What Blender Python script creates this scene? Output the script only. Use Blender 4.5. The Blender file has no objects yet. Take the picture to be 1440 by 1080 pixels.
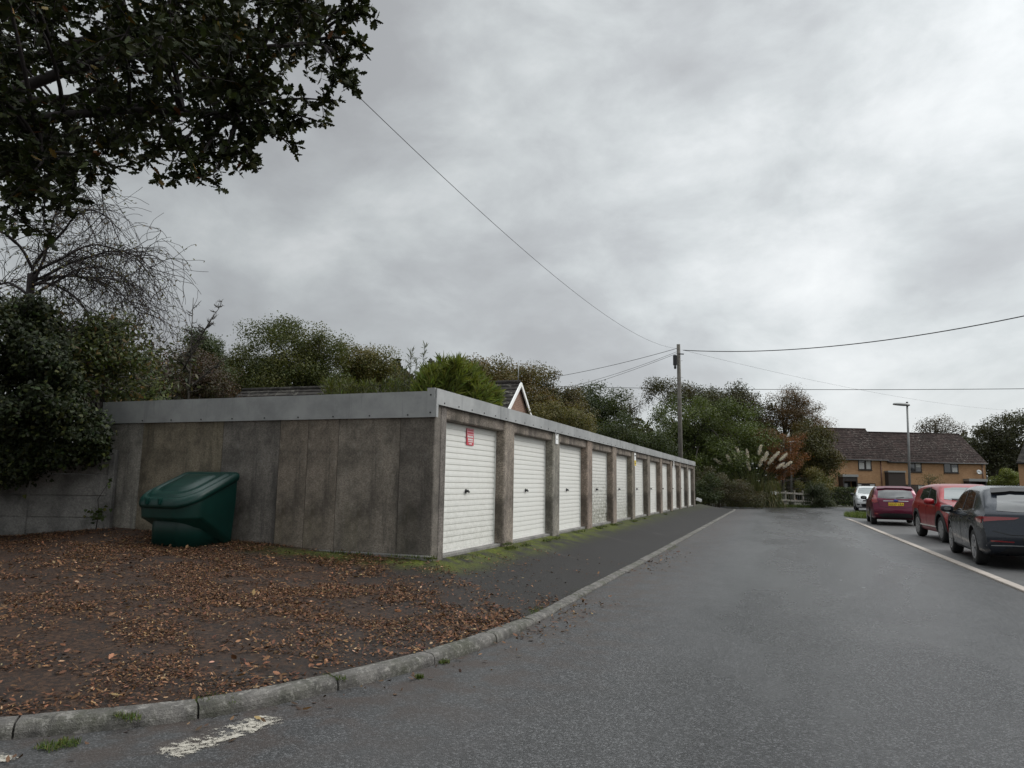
import bpy, bmesh, math, random
import numpy as np
from mathutils import Vector, Matrix
from mathutils.bvhtree import BVHTree
random.seed(7)
RNG = np.random.default_rng(7)
scene = bpy.context.scene
COL = scene.collection
R = math.radians
sin, cos, pi = math.sin, math.cos, math.pi

# ------------------------------------------------------------------ camera
YAW, PITCH, ROLL, CAM_H, FPX = R(20.835), R(7.912), R(0.9), 1.4, 1000.0
_f = np.array([-sin(YAW)*cos(PITCH), cos(YAW)*cos(PITCH), sin(PITCH)])
_r0 = np.array([cos(YAW), sin(YAW), 0.0]); _u0 = np.cross(_r0, _f)
_r = _r0*cos(ROLL)+_u0*sin(ROLL); _u = -_r0*sin(ROLL)+_u0*cos(ROLL)
CAM = np.array([0, 0, CAM_H])
def ray(px, py): return _f+(px-720)/FPX*_r-(py-540)/FPX*_u
def at(px, py, D): return Vector(CAM+ray(px, py)*D)           # a point D metres in front of the camera
def at_z(px, py, z=0.0):
    d = ray(px, py); return Vector(CAM+d*(z-CAM_H)/d[2])
def at_x(px, py, X):
    d = ray(px, py); return Vector(CAM+d*X/d[0])
def at_y(px, py, Y):
    d = ray(px, py); return Vector(CAM+d*Y/d[1])
cd = bpy.data.cameras.new('camera'); cam = bpy.data.objects.new('camera', cd); COL.objects.link(cam)
cd.sensor_width = 36; cd.lens = 25.0; cd.clip_end = 3000; cd.clip_start = 0.05
cam.matrix_world = Matrix(((_r[0], _u[0], -_f[0], 0), (_r[1], _u[1], -_f[1], 0), (_r[2], _u[2], -_f[2], CAM_H), (0, 0, 0, 1)))
scene.camera = cam

# ------------------------------------------------------------------ tagging
def tag(o, label=None, cat=None, group=None, kind=None):
    if label: o['label'] = label
    if cat: o['category'] = cat
    if group: o['group'] = group
    if kind: o['kind'] = kind
    return o
def thing(name, label, cat, loc=(0, 0, 0), rz=0.0, group=None):
    o = bpy.data.objects.new(name, None); COL.objects.link(o)
    o.location = loc; o.rotation_euler = (0, 0, rz)
    o.empty_display_size = 0.1
    return tag(o, label, cat, group)
def copy_tree(o, parent=None):
    c = o.copy(); COL.objects.link(c); c.parent = parent
    for ch in list(o.children): copy_tree(ch, c)
    return c

# ------------------------------------------------------------------ mesh builder
class MB:
    def __init__(s): s.v = []; s.f = []; s.m = []; s.sm = []
    def add(s, vs, fs, mi=0, smooth=False):
        b = len(s.v); s.v += [tuple(x) for x in vs]
        for f in fs: s.f.append(tuple(i+b for i in f)); s.m.append(mi); s.sm.append(smooth)
        return s
    def box(s, lo, hi, mi=0, M=None):
        x0, y0, z0 = lo; x1, y1, z1 = hi
        vs = [(x0,y0,z0),(x1,y0,z0),(x1,y1,z0),(x0,y1,z0),(x0,y0,z1),(x1,y0,z1),(x1,y1,z1),(x0,y1,z1)]
        if M is not None: vs = [M @ Vector(v) for v in vs]
        return s.add(vs, [(0,3,2,1),(4,5,6,7),(0,1,5,4),(1,2,6,5),(2,3,7,6),(3,0,4,7)], mi)
    def bar(s, a, b, w, t, up=(0,0,1), mi=0):
        a = Vector(a); b = Vector(b); d = (b-a).normalized(); u = Vector(up)
        r = d.cross(u); r = r.normalized() if r.length > 1e-4 else Vector((1,0,0)); u = r.cross(d).normalized()
        vs = []
        for p in (a, b):
            for i, j in ((-1,-1),(1,-1),(1,1),(-1,1)): vs.append(p+r*(i*w/2)+u*(j*t/2))
        return s.add(vs, [(3,2,1,0),(4,5,6,7),(0,1,5,4),(1,2,6,5),(2,3,7,6),(3,0,4,7)], mi)
    def tube(s, pts, rad, n=6, mi=0, cap=True):
        pts = [Vector(p) for p in pts]; k = len(pts)
        if not hasattr(rad, '__len__'): rad = [rad]*k
        vs = []; ref = Vector((0.31, 0.17, 0.93))
        for i, p in enumerate(pts):
            d = (pts[min(i+1, k-1)]-pts[max(i-1, 0)])
            d = d.normalized() if d.length > 1e-9 else Vector((0,0,1))
            a = d.cross(ref)
            if a.length < 0.05: a = d.cross(Vector((1,0,0)))
            a.normalize(); b = d.cross(a)
            for j in range(n):
                t = 2*pi*j/n; vs.append(p+(a*cos(t)+b*sin(t))*rad[i])
        fs = [(i*n+j, i*n+(j+1) % n, (i+1)*n+(j+1) % n, (i+1)*n+j) for i in range(k-1) for j in range(n)]
        if cap: fs += [tuple(range(n))[::-1], tuple((k-1)*n+j for j in range(n))]
        return s.add(vs, fs, mi, n > 4)
    def lathe(s, prof, n=24, axis='z', M=None, mi=0):
        vs = []
        for r_, h_ in prof:
            for j in range(n):
                t = 2*pi*j/n; a, b = r_*cos(t), r_*sin(t)
                v = Vector((a, b, h_)) if axis == 'z' else Vector((h_, a, b))
                vs.append(M @ v if M is not None else v)
        k = len(prof)
        fs = [(i*n+j, i*n+(j+1) % n, (i+1)*n+(j+1) % n, (i+1)*n+j) for i in range(k-1) for j in range(n)]
        return s.add(vs, fs, mi, True)
    def build(s, name, mats, parent=None, smooth=None, loc=None):
        me = bpy.data.meshes.new(name); me.from_pydata(s.v, [], s.f)
        for m in (mats if isinstance(mats, (list, tuple)) else [mats]): me.materials.append(m)
        me.polygons.foreach_set('material_index', s.m)
        me.polygons.foreach_set('use_smooth', s.sm if smooth is None else [smooth]*len(s.f))
        me.update()
        o = bpy.data.objects.new(name, me); COL.objects.link(o)
        if parent is not None: o.parent = parent
        if loc is not None: o.location = loc
        return o

def bevel(o, w=0.01, seg=2, ang=30):
    bm = bmesh.new(); bm.from_mesh(o.data)
    bmesh.ops.remove_doubles(bm, verts=bm.verts, dist=1e-5)
    es = [e for e in bm.edges if len(e.link_faces) == 2 and e.calc_face_angle(0) > R(ang)]
    bmesh.ops.bevel(bm, geom=es, offset=w, segments=seg, affect='EDGES', clamp_overlap=True)
    bm.to_mesh(o.data); bm.free()
    return o

# ------------------------------------------------------------------ materials
class NT:
    def __init__(s, name):
        s.mat = bpy.data.materials.new(name); s.mat.use_nodes = True
        s.t = s.mat.node_tree; s.b = s.t.nodes['Principled BSDF']; s.out = s.t.nodes['Material Output']
    def n(s, typ, **kw):
        nd = s.t.nodes.new(typ)
        for k, v in kw.items():
            if k.startswith('_'): setattr(nd, k[1:], v)
            else: s.set(nd.inputs[k.replace('__', ' ')], v)
        return nd
    def set(s, inp, v):
        if isinstance(v, bpy.types.NodeSocket): s.t.links.new(v, inp)
        else: inp.default_value = v
    def pos(s): return s.n('ShaderNodeNewGeometry').outputs['Position']
    def obj(s): return s.n('ShaderNodeTexCoord').outputs['Object']
    def map(s, vec, scale=(1,1,1), loc=(0,0,0), rot=(0,0,0)):
        m = s.n('ShaderNodeMapping'); s.set(m.inputs['Vector'], vec)
        m.inputs['Scale'].default_value = scale; m.inputs['Location'].default_value = loc; m.inputs['Rotation'].default_value = rot
        return m.outputs[0]
    def noise(s, vec, scale, detail=4, rough=.55, dist=0.0):
        nd = s.n('ShaderNodeTexNoise'); s.set(nd.inputs['Vector'], vec)
        nd.inputs['Scale'].default_value = scale; nd.inputs['Detail'].default_value = detail
        nd.inputs['Roughness'].default_value = rough; nd.inputs['Distortion'].default_value = dist
        return nd.outputs['Fac']
    def voro(s, vec, scale, out='Distance', feat='F1'):
        nd = s.n('ShaderNodeTexVoronoi'); nd.feature = feat; s.set(nd.inputs['Vector'], vec); nd.inputs['Scale'].default_value = scale
        return nd.outputs[out]
    def ramp(s, fac, stops):
        nd = s.n('ShaderNodeValToRGB'); s.set(nd.inputs['Fac'], fac); e = nd.color_ramp.elements
        while len(e) < len(stops): e.new(0.5)
        for k, (p, c) in enumerate(stops):
            e[k].position = p
            e[k].color = (c, c, c, 1) if not hasattr(c, '__len__') else (*c, 1)
        return nd.outputs['Color']
    def mix(s, fac, a, b, blend='MIX'):
        nd = s.n('ShaderNodeMix'); nd.data_type = 'RGBA'; nd.blend_type = blend
        s.set(nd.inputs[0], fac)
        for i, v in ((6, a), (7, b)):
            if not isinstance(v, bpy.types.NodeSocket): v = (*v, 1) if hasattr(v, '__len__') and len(v) == 3 else v
            s.set(nd.inputs[i], v)
        return nd.outputs[2]
    def m(s, op, a, b=0.0, clamp=False):
        nd = s.n('ShaderNodeMath'); nd.operation = op; nd.use_clamp = clamp
        s.set(nd.inputs[0], a); s.set(nd.inputs[1], b); return nd.outputs[0]
    def sep(s, vec):
        nd = s.n('ShaderNodeSeparateXYZ'); s.set(nd.inputs[0], vec); return nd.outputs
    def bump(s, h, strength=.4, dist=.01, normal=None):
        nd = s.n('ShaderNodeBump'); s.set(nd.inputs['Height'], h); nd.inputs['Strength'].default_value = strength; nd.inputs['Distance'].default_value = dist
        if normal is not None: s.set(nd.inputs['Normal'], normal)
        s.t.links.new(nd.outputs[0], s.b.inputs['Normal']); return nd.outputs[0]
    def base(s, c): s.set(s.b.inputs['Base Color'], c if isinstance(c, bpy.types.NodeSocket) else (*c, 1)); return s
    def p(s, **kw):
        for k, v in kw.items(): s.set(s.b.inputs[k.replace('_', ' ')], v)
        return s
    def attr(s, name): return s.n('ShaderNodeAttribute', _attribute_name=name)
    def info(s, o): return s.n('ShaderNodeObjectInfo').outputs[o]

def simple(name, col, rough=.6, metal=0.0, var=.15, nscale=12, bump=0, **kw):
    k = NT(name); v = k.obj(); f = k.noise(v, nscale, 5)
    c = k.mix(f, tuple(x*(1-var) for x in col), tuple(min(1, x*(1+var)) for x in col))
    k.base(c).p(Roughness=rough, Metallic=metal, **kw)
    if bump: k.bump(k.noise(v, nscale*6, 3), bump, .01)
    return k.mat

def m_road():
    k = NT('wet_asphalt'); p = k.pos()
    g2 = k.voro(p, 105); g = k.m('ADD', k.m('MULTIPLY', k.sep(k.voro(p, 105, 'Color'))[0], .75), k.m('MULTIPLY', k.noise(p, 170, 2, .6), .25))
    big = k.noise(k.map(p, (1, .28, 1)), .42, 5, .58, .5)
    mid = k.noise(p, 2.3, 4, .6)
    c = k.ramp(g, [(.15, (.007,.007,.007)), (.45, (.022,.022,.0225)), (.70, (.046,.046,.048)), (.88, (.125,.125,.127))])
    c = k.mix(k.ramp(mid, [(.40, 0), (.75, .40)]), c, (.014,.0135,.0135))
    c = k.mix(k.ramp(big, [(.45, 0), (.62, .28)]), c, (.085,.084,.083))
    # brown grit washed in along the kerb
    d = k.n('ShaderNodeAttribute', _attribute_name='kerb').outputs['Fac']
    grit = k.m('MULTIPLY', d, k.ramp(k.noise(p, 3.5, 5), [(.42, 0), (.6, 1)]))
    c = k.mix(k.m('MULTIPLY', grit, .7), c, (.040,.026,.019))
    k.base(c)
    cx = k.m('ABSOLUTE', k.m('SUBTRACT', k.sep(p)[0], .55)); worn = k.ramp(k.m('ADD', k.m('MULTIPLY', cx, .32), k.m('MULTIPLY', k.m('SUBTRACT', big, .5), 1.1)), [(.25, 1), (.72, 0)])     # lane polished by traffic
    rgh = k.mix(k.ramp(big, [(.40, 0), (.60, 1)]), (.22,)*3, (.42,)*3)
    rgh = k.mix(k.ramp(mid, [(.40, 0), (.7, .35)]), rgh, (.55,)*3); rgh = k.mix(worn, k.mix(.55, rgh, (.62,)*3), k.mix(.6, rgh, (.20,)*3)); rgh = k.mix(d, rgh, (.68,)*3)
    k.set(k.b.inputs['Roughness'], rgh); k.p(Specular_IOR_Level=.5)
    k.bump(k.m('ADD', k.m('MULTIPLY', g, .5), k.m('MULTIPLY', g2, -1.6)), .42, .009)
    return k.mat
def m_parking():
    k = NT('parking_asphalt'); p = k.pos()
    g = k.noise(p, 110, 2, .7); mid = k.noise(p, 1.3, 5, .6)
    c = k.ramp(g, [(.3, (.03,.03,.03)), (.7, (.10,.098,.097))])
    c = k.mix(k.ramp(mid, [(.4, 0), (.7, .7)]), c, (.03,.029,.028))
    k.base(c).p(Roughness=.6); k.bump(g, .4, .01); return k.mat
def m_forecourt():
    k = NT('forecourt_asphalt'); p = k.pos(); x, y, z = k.sep(p)[:3]
    g = k.noise(p, 120, 2, .7); mid = k.noise(p, 1.1, 5, .65); m2 = k.noise(p, 6, 5, .65)
    c = k.ramp(g, [(.3, (.009,.0085,.008)), (.55, (.022,.0205,.0195)), (.75, (.055,.051,.048))])
    c = k.mix(k.ramp(mid, [(.40, 0), (.7, .7)]), c, (.019,.0165,.015))
    leafy = k.n('ShaderNodeAttribute', _attribute_name='leafy').outputs['Fac']
    mould = k.m('MULTIPLY', leafy, k.ramp(m2, [(.28, 0), (.50, 1)]))
    fine = k.voro(p, 38, 'Color')
    lc = k.ramp(k.sep(fine)[0], [(0, (.022,.011,.007)), (.6, (.060,.029,.016)), (1, (.12,.062,.032))])
    c = k.mix(k.m('MULTIPLY', mould, .6), c, lc)
    moss = k.n('ShaderNodeAttribute', _attribute_name='moss').outputs['Fac']
    mm = k.m('MULTIPLY', moss, k.ramp(k.noise(p, 2.6, 6, .7), [(.38, 0), (.56, 1)]))
    mc = k.ramp(k.noise(p, 30, 4), [(.3, (.030,.038,.007)), (.7, (.125,.145,.022))])
    c = k.mix(mm, c, mc)
    # pale dusty streaks where cars turn in
    st = k.ramp(k.noise(k.map(p, (.35, 1.6, 1), rot=(0, 0, .5)), 1.2, 5, .6, 1), [(.60, 0), (.72, .35)])
    c = k.mix(st, c, (.085,.078,.073))
    k.base(c).p(Roughness=k.mix(mm, (.72,)*3, (.95,)*3), Specular_IOR_Level=.22)
    k.bump(k.m('ADD', g, k.m('MULTIPLY', m2, 1.5)), .5, .012); return k.mat
def m_kerb():
    k = NT('kerb_concrete'); p = k.pos()
    a = k.noise(p, 7, 6, .65); g = k.noise(p, 120, 2, .6)
    c = k.ramp(a, [(.3, (.045,.042,.038)), (.5, (.105,.098,.09)), (.72, (.19,.178,.162))])
    c = k.mix(k.ramp(g, [(.35, .45), (.6, 0)]), c, (.05,.046,.042))
    c = k.mix(k.ramp(k.noise(p, 2.6, 6, .7), [(.46, 0), (.62, .75)]), c, (.045,.047,.028)); c = k.mix(k.ramp(k.noise(p, 19, 6, .8), [(.52, 0), (.66, .7)]), c, (.30,.285,.26)); c = k.mix(k.ramp(k.noise(p, 9, 6, .8, .5), [(.54, 0), (.66, .8)]), c, (.028,.026,.023))
    k.base(c).p(Roughness=.85); k.bump(k.m('ADD', g, k.noise(p, 14, 5, .7)), .6, .012); return k.mat
def m_concrete(name, lo, hi, agg=140, streak=True, tint=True):
    k = NT(name); p = k.obj(); z = k.sep(p)[2]
    g = k.voro(p, agg, 'Color'); gr = k.sep(g)[0]
    c = k.mix(gr, lo, hi)
    n1 = k.noise(p, 1.7, 6, .65)
    c = k.mix(k.ramp(n1, [(.36, .92), (.58, 0)]), c, tuple(x*.40 for x in lo))
    if streak:
        s_ = k.noise(k.map(p, (2.6, 2.6, .45)), 1.0, 7, .68, .5)
        c = k.mix(k.ramp(s_, [(.50, 0), (.62, .70)]), c, (.040,.037,.033))
        s2 = k.noise(k.map(p, (2.2, 2.2, .45), (3, 5, 1)), 1.0, 5, .6)
        c = k.mix(k.ramp(s2, [(.54, 0), (.70, .5)]), c, (.075,.068,.040))
        s3 = k.noise(k.map(p, (1, 1, .6)), 6, 7, .8)
        c = k.mix(k.ramp(s3, [(.57, 0), (.70, .6)]), c, (.26,.25,.23))
    if tint: c = k.mix(1.0, c, k.info('Color'), 'MULTIPLY')
    k.base(c).p(Roughness=.9); k.bump(k.m('ADD', gr, k.m('MULTIPLY', n1, .6)), .55, .006); return k.mat
def m_door():
    k = NT('white_door_steel'); p = k.obj(); rnd = k.info('Random'); x, y, z = k.sep(p)[:3]
    off = k.n('ShaderNodeVectorMath', _operation='ADD'); k.set(off.inputs[0], p)
    cb = k.n('ShaderNodeCombineXYZ'); k.set(cb.inputs[1], k.m('MULTIPLY', rnd, 40)); k.set(off.inputs[1], cb.outputs[0])
    q = off.outputs[0]
    n1 = k.noise(k.map(q, (1, 3, 4)), 3.0, 7, .75); n2 = k.noise(k.map(q, (1, 1, .3)), 4.5, 6, .7); n3 = k.noise(q, 45, 4, .75)
    hgt = k.m('MULTIPLY', k.m('SUBTRACT', 1.9, z), .55, True)
    hgt = k.m('POWER', hgt, 1.6)
    amt = k.info('Color')
    a = k.m('MULTIPLY', k.sep(amt)[0], hgt)
    d = k.m('MULTIPLY', a, k.ramp(k.m('ADD', k.m('MULTIPLY', n1, .5), k.m('MULTIPLY', n3, .5)), [(.43, 0), (.56, 1)]))
    c = k.mix(k.ramp(n2, [(.42, 0), (.75, .20)]), (.76,.755,.715), (.56,.555,.50))
    c = k.mix(k.m('MULTIPLY', d, .85), c, (.13,.125,.075))
    k.base(c).p(Roughness=.42); k.bump(n3, .06, .004); return k.mat
def m_fascia():
    k = NT('galvanised_fascia'); p = k.obj()
    a = k.noise(k.map(p, (1, 1, 1)), 1.6, 5, .65); b = k.noise(p, 9, 5, .7)
    c = k.ramp(a, [(.3, (.24,.245,.245)), (.7, (.40,.405,.40))])
    c = k.mix(k.ramp(b, [(.55, 0), (.75, .5)]), c, (.40,.41,.41))
    s_ = k.noise(k.map(p, (12, 12, .8)), 1, 4)
    c = k.mix(k.ramp(s_, [(.6, 0), (.75, .45)]), c, (.16,.165,.165))
    k.base(c).p(Metallic=.25, Roughness=k.mix(b, (.42,)*3, (.62,)*3)); return k.mat
def m_brick(name, a, b, mortar, scale=1.0):
    k = NT(name); p = k.obj(); x, y, z = k.sep(p)[:3]
    cb = k.n('ShaderNodeCombineXYZ'); k.set(cb.inputs[0], k.m('ADD', x, y)); k.set(cb.inputs[1], z)
    br = k.n('ShaderNodeTexBrick'); k.set(br.inputs['Vector'], cb.outputs[0])
    for nm, v in (('Color1', (*a, 1)), ('Color2', (*b, 1)), ('Mortar', (*mortar, 1)), ('Scale', scale), ('Brick Width', .225), ('Row Height', .075), ('Mortar Size', .008)): br.inputs[nm].default_value = v
    n1 = k.noise(p, 1.2, 5, .6)
    c = k.mix(k.ramp(n1, [(.35, .35), (.6, 0)]), br.outputs['Color'], tuple(v*.55 for v in a))
    k.base(c).p(Roughness=.88); k.bump(br.outputs['Fac'], -.3, .006); return k.mat
def m_tile(name, a, b, lichen):
    k = NT(name); p = k.obj()
    v = k.sep(k.voro(k.map(p, (3.2, 3.2, 3.2)), 1.0, 'Color'))[0]
    c = k.mix(v, a, b)
    c = k.mix(k.ramp(k.noise(p, .5, 4), [(.4, 0), (.7, .5)]), c, tuple(x*.6 for x in a))
    li = k.m('MULTIPLY', k.ramp(k.noise(p, 5, 5, .8), [(.54, 0), (.62, 1)]), k.ramp(k.noise(p, .35, 3), [(.36, .15), (.62, 1)]))
    c = k.mix(k.m('MULTIPLY', li, .7), c, lichen)
    k.base(c).p(Roughness=.9, Specular_IOR_Level=.15); k.bump(v, .3, .02); return k.mat
def m_leaf(name, trans=.3, rough=.55, spec=.35, hue=None):
    k = NT(name); t = k.attr('tint').outputs['Color']
    k.base(t).p(Roughness=rough, Specular_IOR_Level=spec)
    tr = k.n('ShaderNodeBsdfTranslucent'); k.set(tr.inputs['Color'], k.mix(1.0, t, (1.2, 1.25, .55), 'MULTIPLY'))
    mx = k.n('ShaderNodeMixShader'); mx.inputs[0].default_value = trans
    k.t.links.new(k.b.outputs[0], mx.inputs[1]); k.t.links.new(tr.outputs[0], mx.inputs[2]); k.t.links.new(mx.outputs[0], k.out.inputs['Surface'])
    return k.mat
def m_bark(name='bark', a=(.020,.017,.014), b=(.075,.064,.052)):
    k = NT(name); p = k.obj(); n1 = k.noise(k.map(p, (9, 9, 2)), 1, 6, .7)
    k.base(k.ramp(n1, [(.3, a), (.7, b)])).p(Roughness=.92); k.bump(n1, .6, .02); return k.mat
def m_paint(name, col, metal=.35, rough=.32, flake=.12):
    k = NT(name); p = k.obj(); n1 = k.noise(p, 1.5, 4)
    dirt = k.m('MULTIPLY', k.ramp(k.noise(p, 6, 5, .7), [(.4, 0), (.75, 1)]), k.m('SUBTRACT', .9, k.sep(p)[2], True))
    c = k.mix(n1, tuple(x*(1-flake) for x in col), tuple(x*(1+flake) for x in col))
    c = k.mix(k.m('MULTIPLY', dirt, .15), c, (.05,.044,.037))
    k.base(c).p(Metallic=metal, Roughness=k.m('ADD', rough, k.m('MULTIPLY', dirt, .4)), Coat_Weight=.5, Coat_Roughness=.06, Specular_IOR_Level=.3); return k.mat
def m_glass(name, col=(.012,.014,.015), spec=.9):
    k = NT(name); p = k.obj()
    k.base(k.mix(k.noise(p, 2.2, 3), tuple(x*.6 for x in col), tuple(x*1.5 for x in col))).p(Roughness=.04, Specular_IOR_Level=spec); k.b.inputs['IOR'].default_value = 1.6
    return k.mat
def m_marking():
    k = NT('worn_road_paint'); p = k.pos(); n1 = k.noise(p, 22, 6, .75); g = k.noise(p, 130, 2, .7)
    c = k.ramp(n1, [(.3, (.22,.20,.165)), (.7, (.46,.43,.37))])
    k.base(c).p(Roughness=.75)
    hole = k.ramp(k.m('ADD', k.m('MULTIPLY', n1, .7), k.m('MULTIPLY', g, .35)), [(.47, 0), (.52, 1)])
    edge = k.attr('wear').outputs['Fac']
    a = k.ramp(k.m('ADD', k.m('MULTIPLY', n1, .75), k.m('SUBTRACT', k.m('MULTIPLY', g, .3), edge)), [(.455, 0), (.525, 1)])
    k.set(k.b.inputs['Alpha'], a); k.bump(g, .4, .01); return k.mat

M = {}
M['road'] = m_road(); M['park'] = m_parking(); M['fore'] = m_forecourt(); M['kerb'] = m_kerb()
M['panel'] = m_concrete('aggregate_panel', (.145,.130,.112), (.265,.240,.210), 75)
M['pillar'] = m_concrete('pillar_concrete', (.16,.143,.124), (.40,.365,.325), 65, True)
M['pale'] = m_concrete('pale_precast', (.15,.145,.135), (.24,.23,.215), 60, False)
M['door'] = m_door(); M['fascia'] = m_fascia(); M['mark'] = m_marking()
M['brick_buff'] = m_brick('buff_brick', (.35,.185,.088), (.43,.24,.118), (.33,.245,.16))
M['brick_red'] = m_brick('red_brick', (.17,.085,.055), (.24,.13,.085), (.26,.22,.18))
M['tile_brown'] = m_tile('brown_tile', (.016,.0105,.0095), (.044,.029,.026), (.24,.22,.195))
M['tile_grey'] = m_tile('grey_tile', (.018,.016,.015), (.055,.05,.044), (.20,.19,.16))
M['leaf'] = m_leaf('leaf'); M['leaf_oak'] = m_leaf('oak_leaf', .08, .6, .18); M['leaf_ivy'] = m_leaf('ivy_leaf', .12, .5, .2); M['litter'] = m_leaf('fallen_leaf', .08, .7, .25)
M['blade'] = m_leaf('grass_blade', .25, .6, .2)
M['bark'] = m_bark(); M['twig'] = m_bark('twig_bark', (.010,.007,.007), (.030,.022,.021)); M['wood'] = m_bark('weathered_timber', (.17,.155,.135), (.34,.315,.28)); M['pole'] = m_bark('pole_timber', (.09,.083,.072), (.19,.175,.15))
M['green_plastic'] = simple('green_plastic', (.0026,.029,.023), .38, 0, .3, 5, 0, Specular_IOR_Level=.35)
M['black'] = simple('black_plastic', (.012,.012,.013), .5, 0, .2, 8)
M['dark'] = simple('dark_void', (.006,.006,.006), .8)
M['grey_metal'] = simple('grey_metal', (.30,.31,.31), .45, .6)
M['white_paint'] = simple('white_paint', (.78,.78,.76), .5, 0, .06, 5)
M['frame'] = simple('dark_window_frame', (.020,.015,.013), .5)
M['rubber'] = simple('rubber', (.014,.014,.014), .8, 0, .25, 20)
M['alloy'] = simple('alloy_wheel', (.36,.36,.37), .35, .8)
M['glass'] = m_glass('car_glass'); M['screen'] = m_glass('windscreen_glass', (.06,.078,.078), 1.0); M['pane'] = m_glass('house_pane', (.03,.033,.037), .8)
M['curtain'] = simple('net_curtain', (.42,.42,.41), .8, 0, .15, 6)
M['red_lens'] = simple('red_lens', (.20,.006,.010), .15, 0, .2, 15, Coat_Weight=1.0)
M['clear_lens'] = simple('clear_lens', (.45,.46,.47), .12, .3, .35, 22, Coat_Weight=1.0)
M['chrome'] = simple('chrome', (.55,.55,.56), .2, .9)
M['plate_y'] = simple('yellow_plate', (.72,.50,.03), .4, 0, .04); M['plate_w'] = simple('white_plate', (.75,.75,.72), .4, 0, .04)
M['ink'] = simple('black_ink', (.01,.01,.01), .6); M['red_sign'] = simple('red_sign', (.55,.05,.075), .45, 0, .1); M['pink'] = simple('faded_red_sign', (.74,.42,.45), .5, 0, .15)
M['blue'] = simple('blue_badge', (.02,.05,.25), .3)
M['strip'] = simple('pale_concrete_edging', (.33,.29,.255), .85, 0, .25, 3, .3)
M['cable'] = simple('black_cable', (.015,.015,.016), .6)
M['soil'] = simple('soil_and_grass', (.035,.036,.018), .95, 0, .5, .8, .5)
M['lampgrey'] = simple('galvanised_column', (.23,.235,.23), .5, .4, .15, 3)

# ------------------------------------------------------------------ leaves
def leaf_template(kind):
    if kind == 'oak':
        half = [(0,.0),(.05,.12),(.16,.2),(.10,.3),(.25,.42),(.15,.52),(.27,.66),(.14,.76),(.13,.9),(0,1.0)]
    elif kind == 'ivy':
        half = [(0,0),(.28,-.08),(.42,.18),(.26,.38),(.30,.62),(.10,.72),(0,1.0)]
    elif kind == 'oval':
        half = [(0,0),(.16,.25),(.2,.55),(.1,.85),(0,1)]
    else:
        half = [(0,0),(.3,.45),(0,1)]
    n = len(half); vs = []
    for x, y in half: vs.append((x, y, -abs(x)*.35-.12*(y-.5)**2))
    for x, y in half[1:-1]: vs.append((-x, y, -abs(x)*.35-.12*(y-.5)**2))
    L = [0]+[n+i for i in range(n-2)]+[n-1]
    fs = []
    if kind == 'needle': fs = [(0, 1, 2, 3)]; vs = [(0,0,0),(.07,.45,-.03),(0,1,.0),(-.07,.45,-.03)]
    elif kind == 'diamond': fs = [(0, 1, 2, 3)]; vs = [(0,0,0),(.33,.5,-.08),(0,1,.0),(-.33,.5,-.08)]
    else:
        vs = np.array(vs); fs = [tuple(range(n)), tuple(L[::-1])]
    vs = np.array(vs, float); vs[:, 1] -= .0
    return vs, fs
TMPL = {k: leaf_template(k) for k in ('oak', 'ivy', 'oval', 'diamond', 'needle')}

def leaf_object(name, P, Nr, size, kind, cols, mat, parent=None, axis=None):
    P = np.asarray(P, float); n = len(P); tv, tf = TMPL[kind]; k = len(tv)
    Nr = Nr/np.maximum(np.linalg.norm(Nr, axis=1, keepdims=True), 1e-6)
    a = RNG.normal(size=(n, 3)) if axis is None else axis+RNG.normal(size=(n, 3))*.35
    t = np.cross(a, Nr); t /= np.maximum(np.linalg.norm(t, axis=1, keepdims=True), 1e-6); b = np.cross(Nr, t)
    size = np.broadcast_to(size, (n,))
    V = P[:, None, :]+size[:, None, None]*(tv[None, :, 0, None]*t[:, None]+tv[None, :, 1, None]*b[:, None]+tv[None, :, 2, None]*Nr[:, None])
    V = V.reshape(-1, 3)
    loops = []; starts = []; tot = []; s0 = 0
    for f in tf: loops += list(f); starts.append(s0); tot.append(len(f)); s0 += len(f)
    loops = np.array(loops); LL = (loops[None, :]+(np.arange(n)*k)[:, None]).ravel()
    ST = (np.array(starts)[None, :]+(np.arange(n)*s0)[:, None]).ravel()
    me = bpy.data.meshes.new(name)
    me.vertices.add(len(V)); me.vertices.foreach_set('co', V.ravel())
    me.loops.add(len(LL)); me.loops.foreach_set('vertex_index', LL.astype(np.int32))
    me.polygons.add(len(ST)); me.polygons.foreach_set('loop_start', ST.astype(np.int32))
    at_ = me.attributes.new('tint', 'FLOAT_COLOR', 'POINT')
    C4 = np.ones((n, k, 4)); C4[:, :, :3] = np.asarray(cols)[:, None, :]
    at_.data.foreach_set('color', C4.ravel())
    me.materials.append(mat); me.update(calc_edges=True)
    o = bpy.data.objects.new(name, me); COL.objects.link(o)
    if parent is not None: o.parent = parent
    return o
def palette(n, pal, jit=.22):
    cs = np.array([c for c, w in pal]); ws = np.array([w for c, w in pal], float); ws /= ws.sum()
    c = cs[RNG.choice(len(cs), n, p=ws)]
    return np.clip(c*(1+RNG.normal(size=(n, 1))*jit)*(1+RNG.normal(size=(n, 3))*.07), .002, .8)
def unit(n):
    d = RNG.normal(size=(n, 3)); return d/np.linalg.norm(d, axis=1, keepdims=True)

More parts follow.
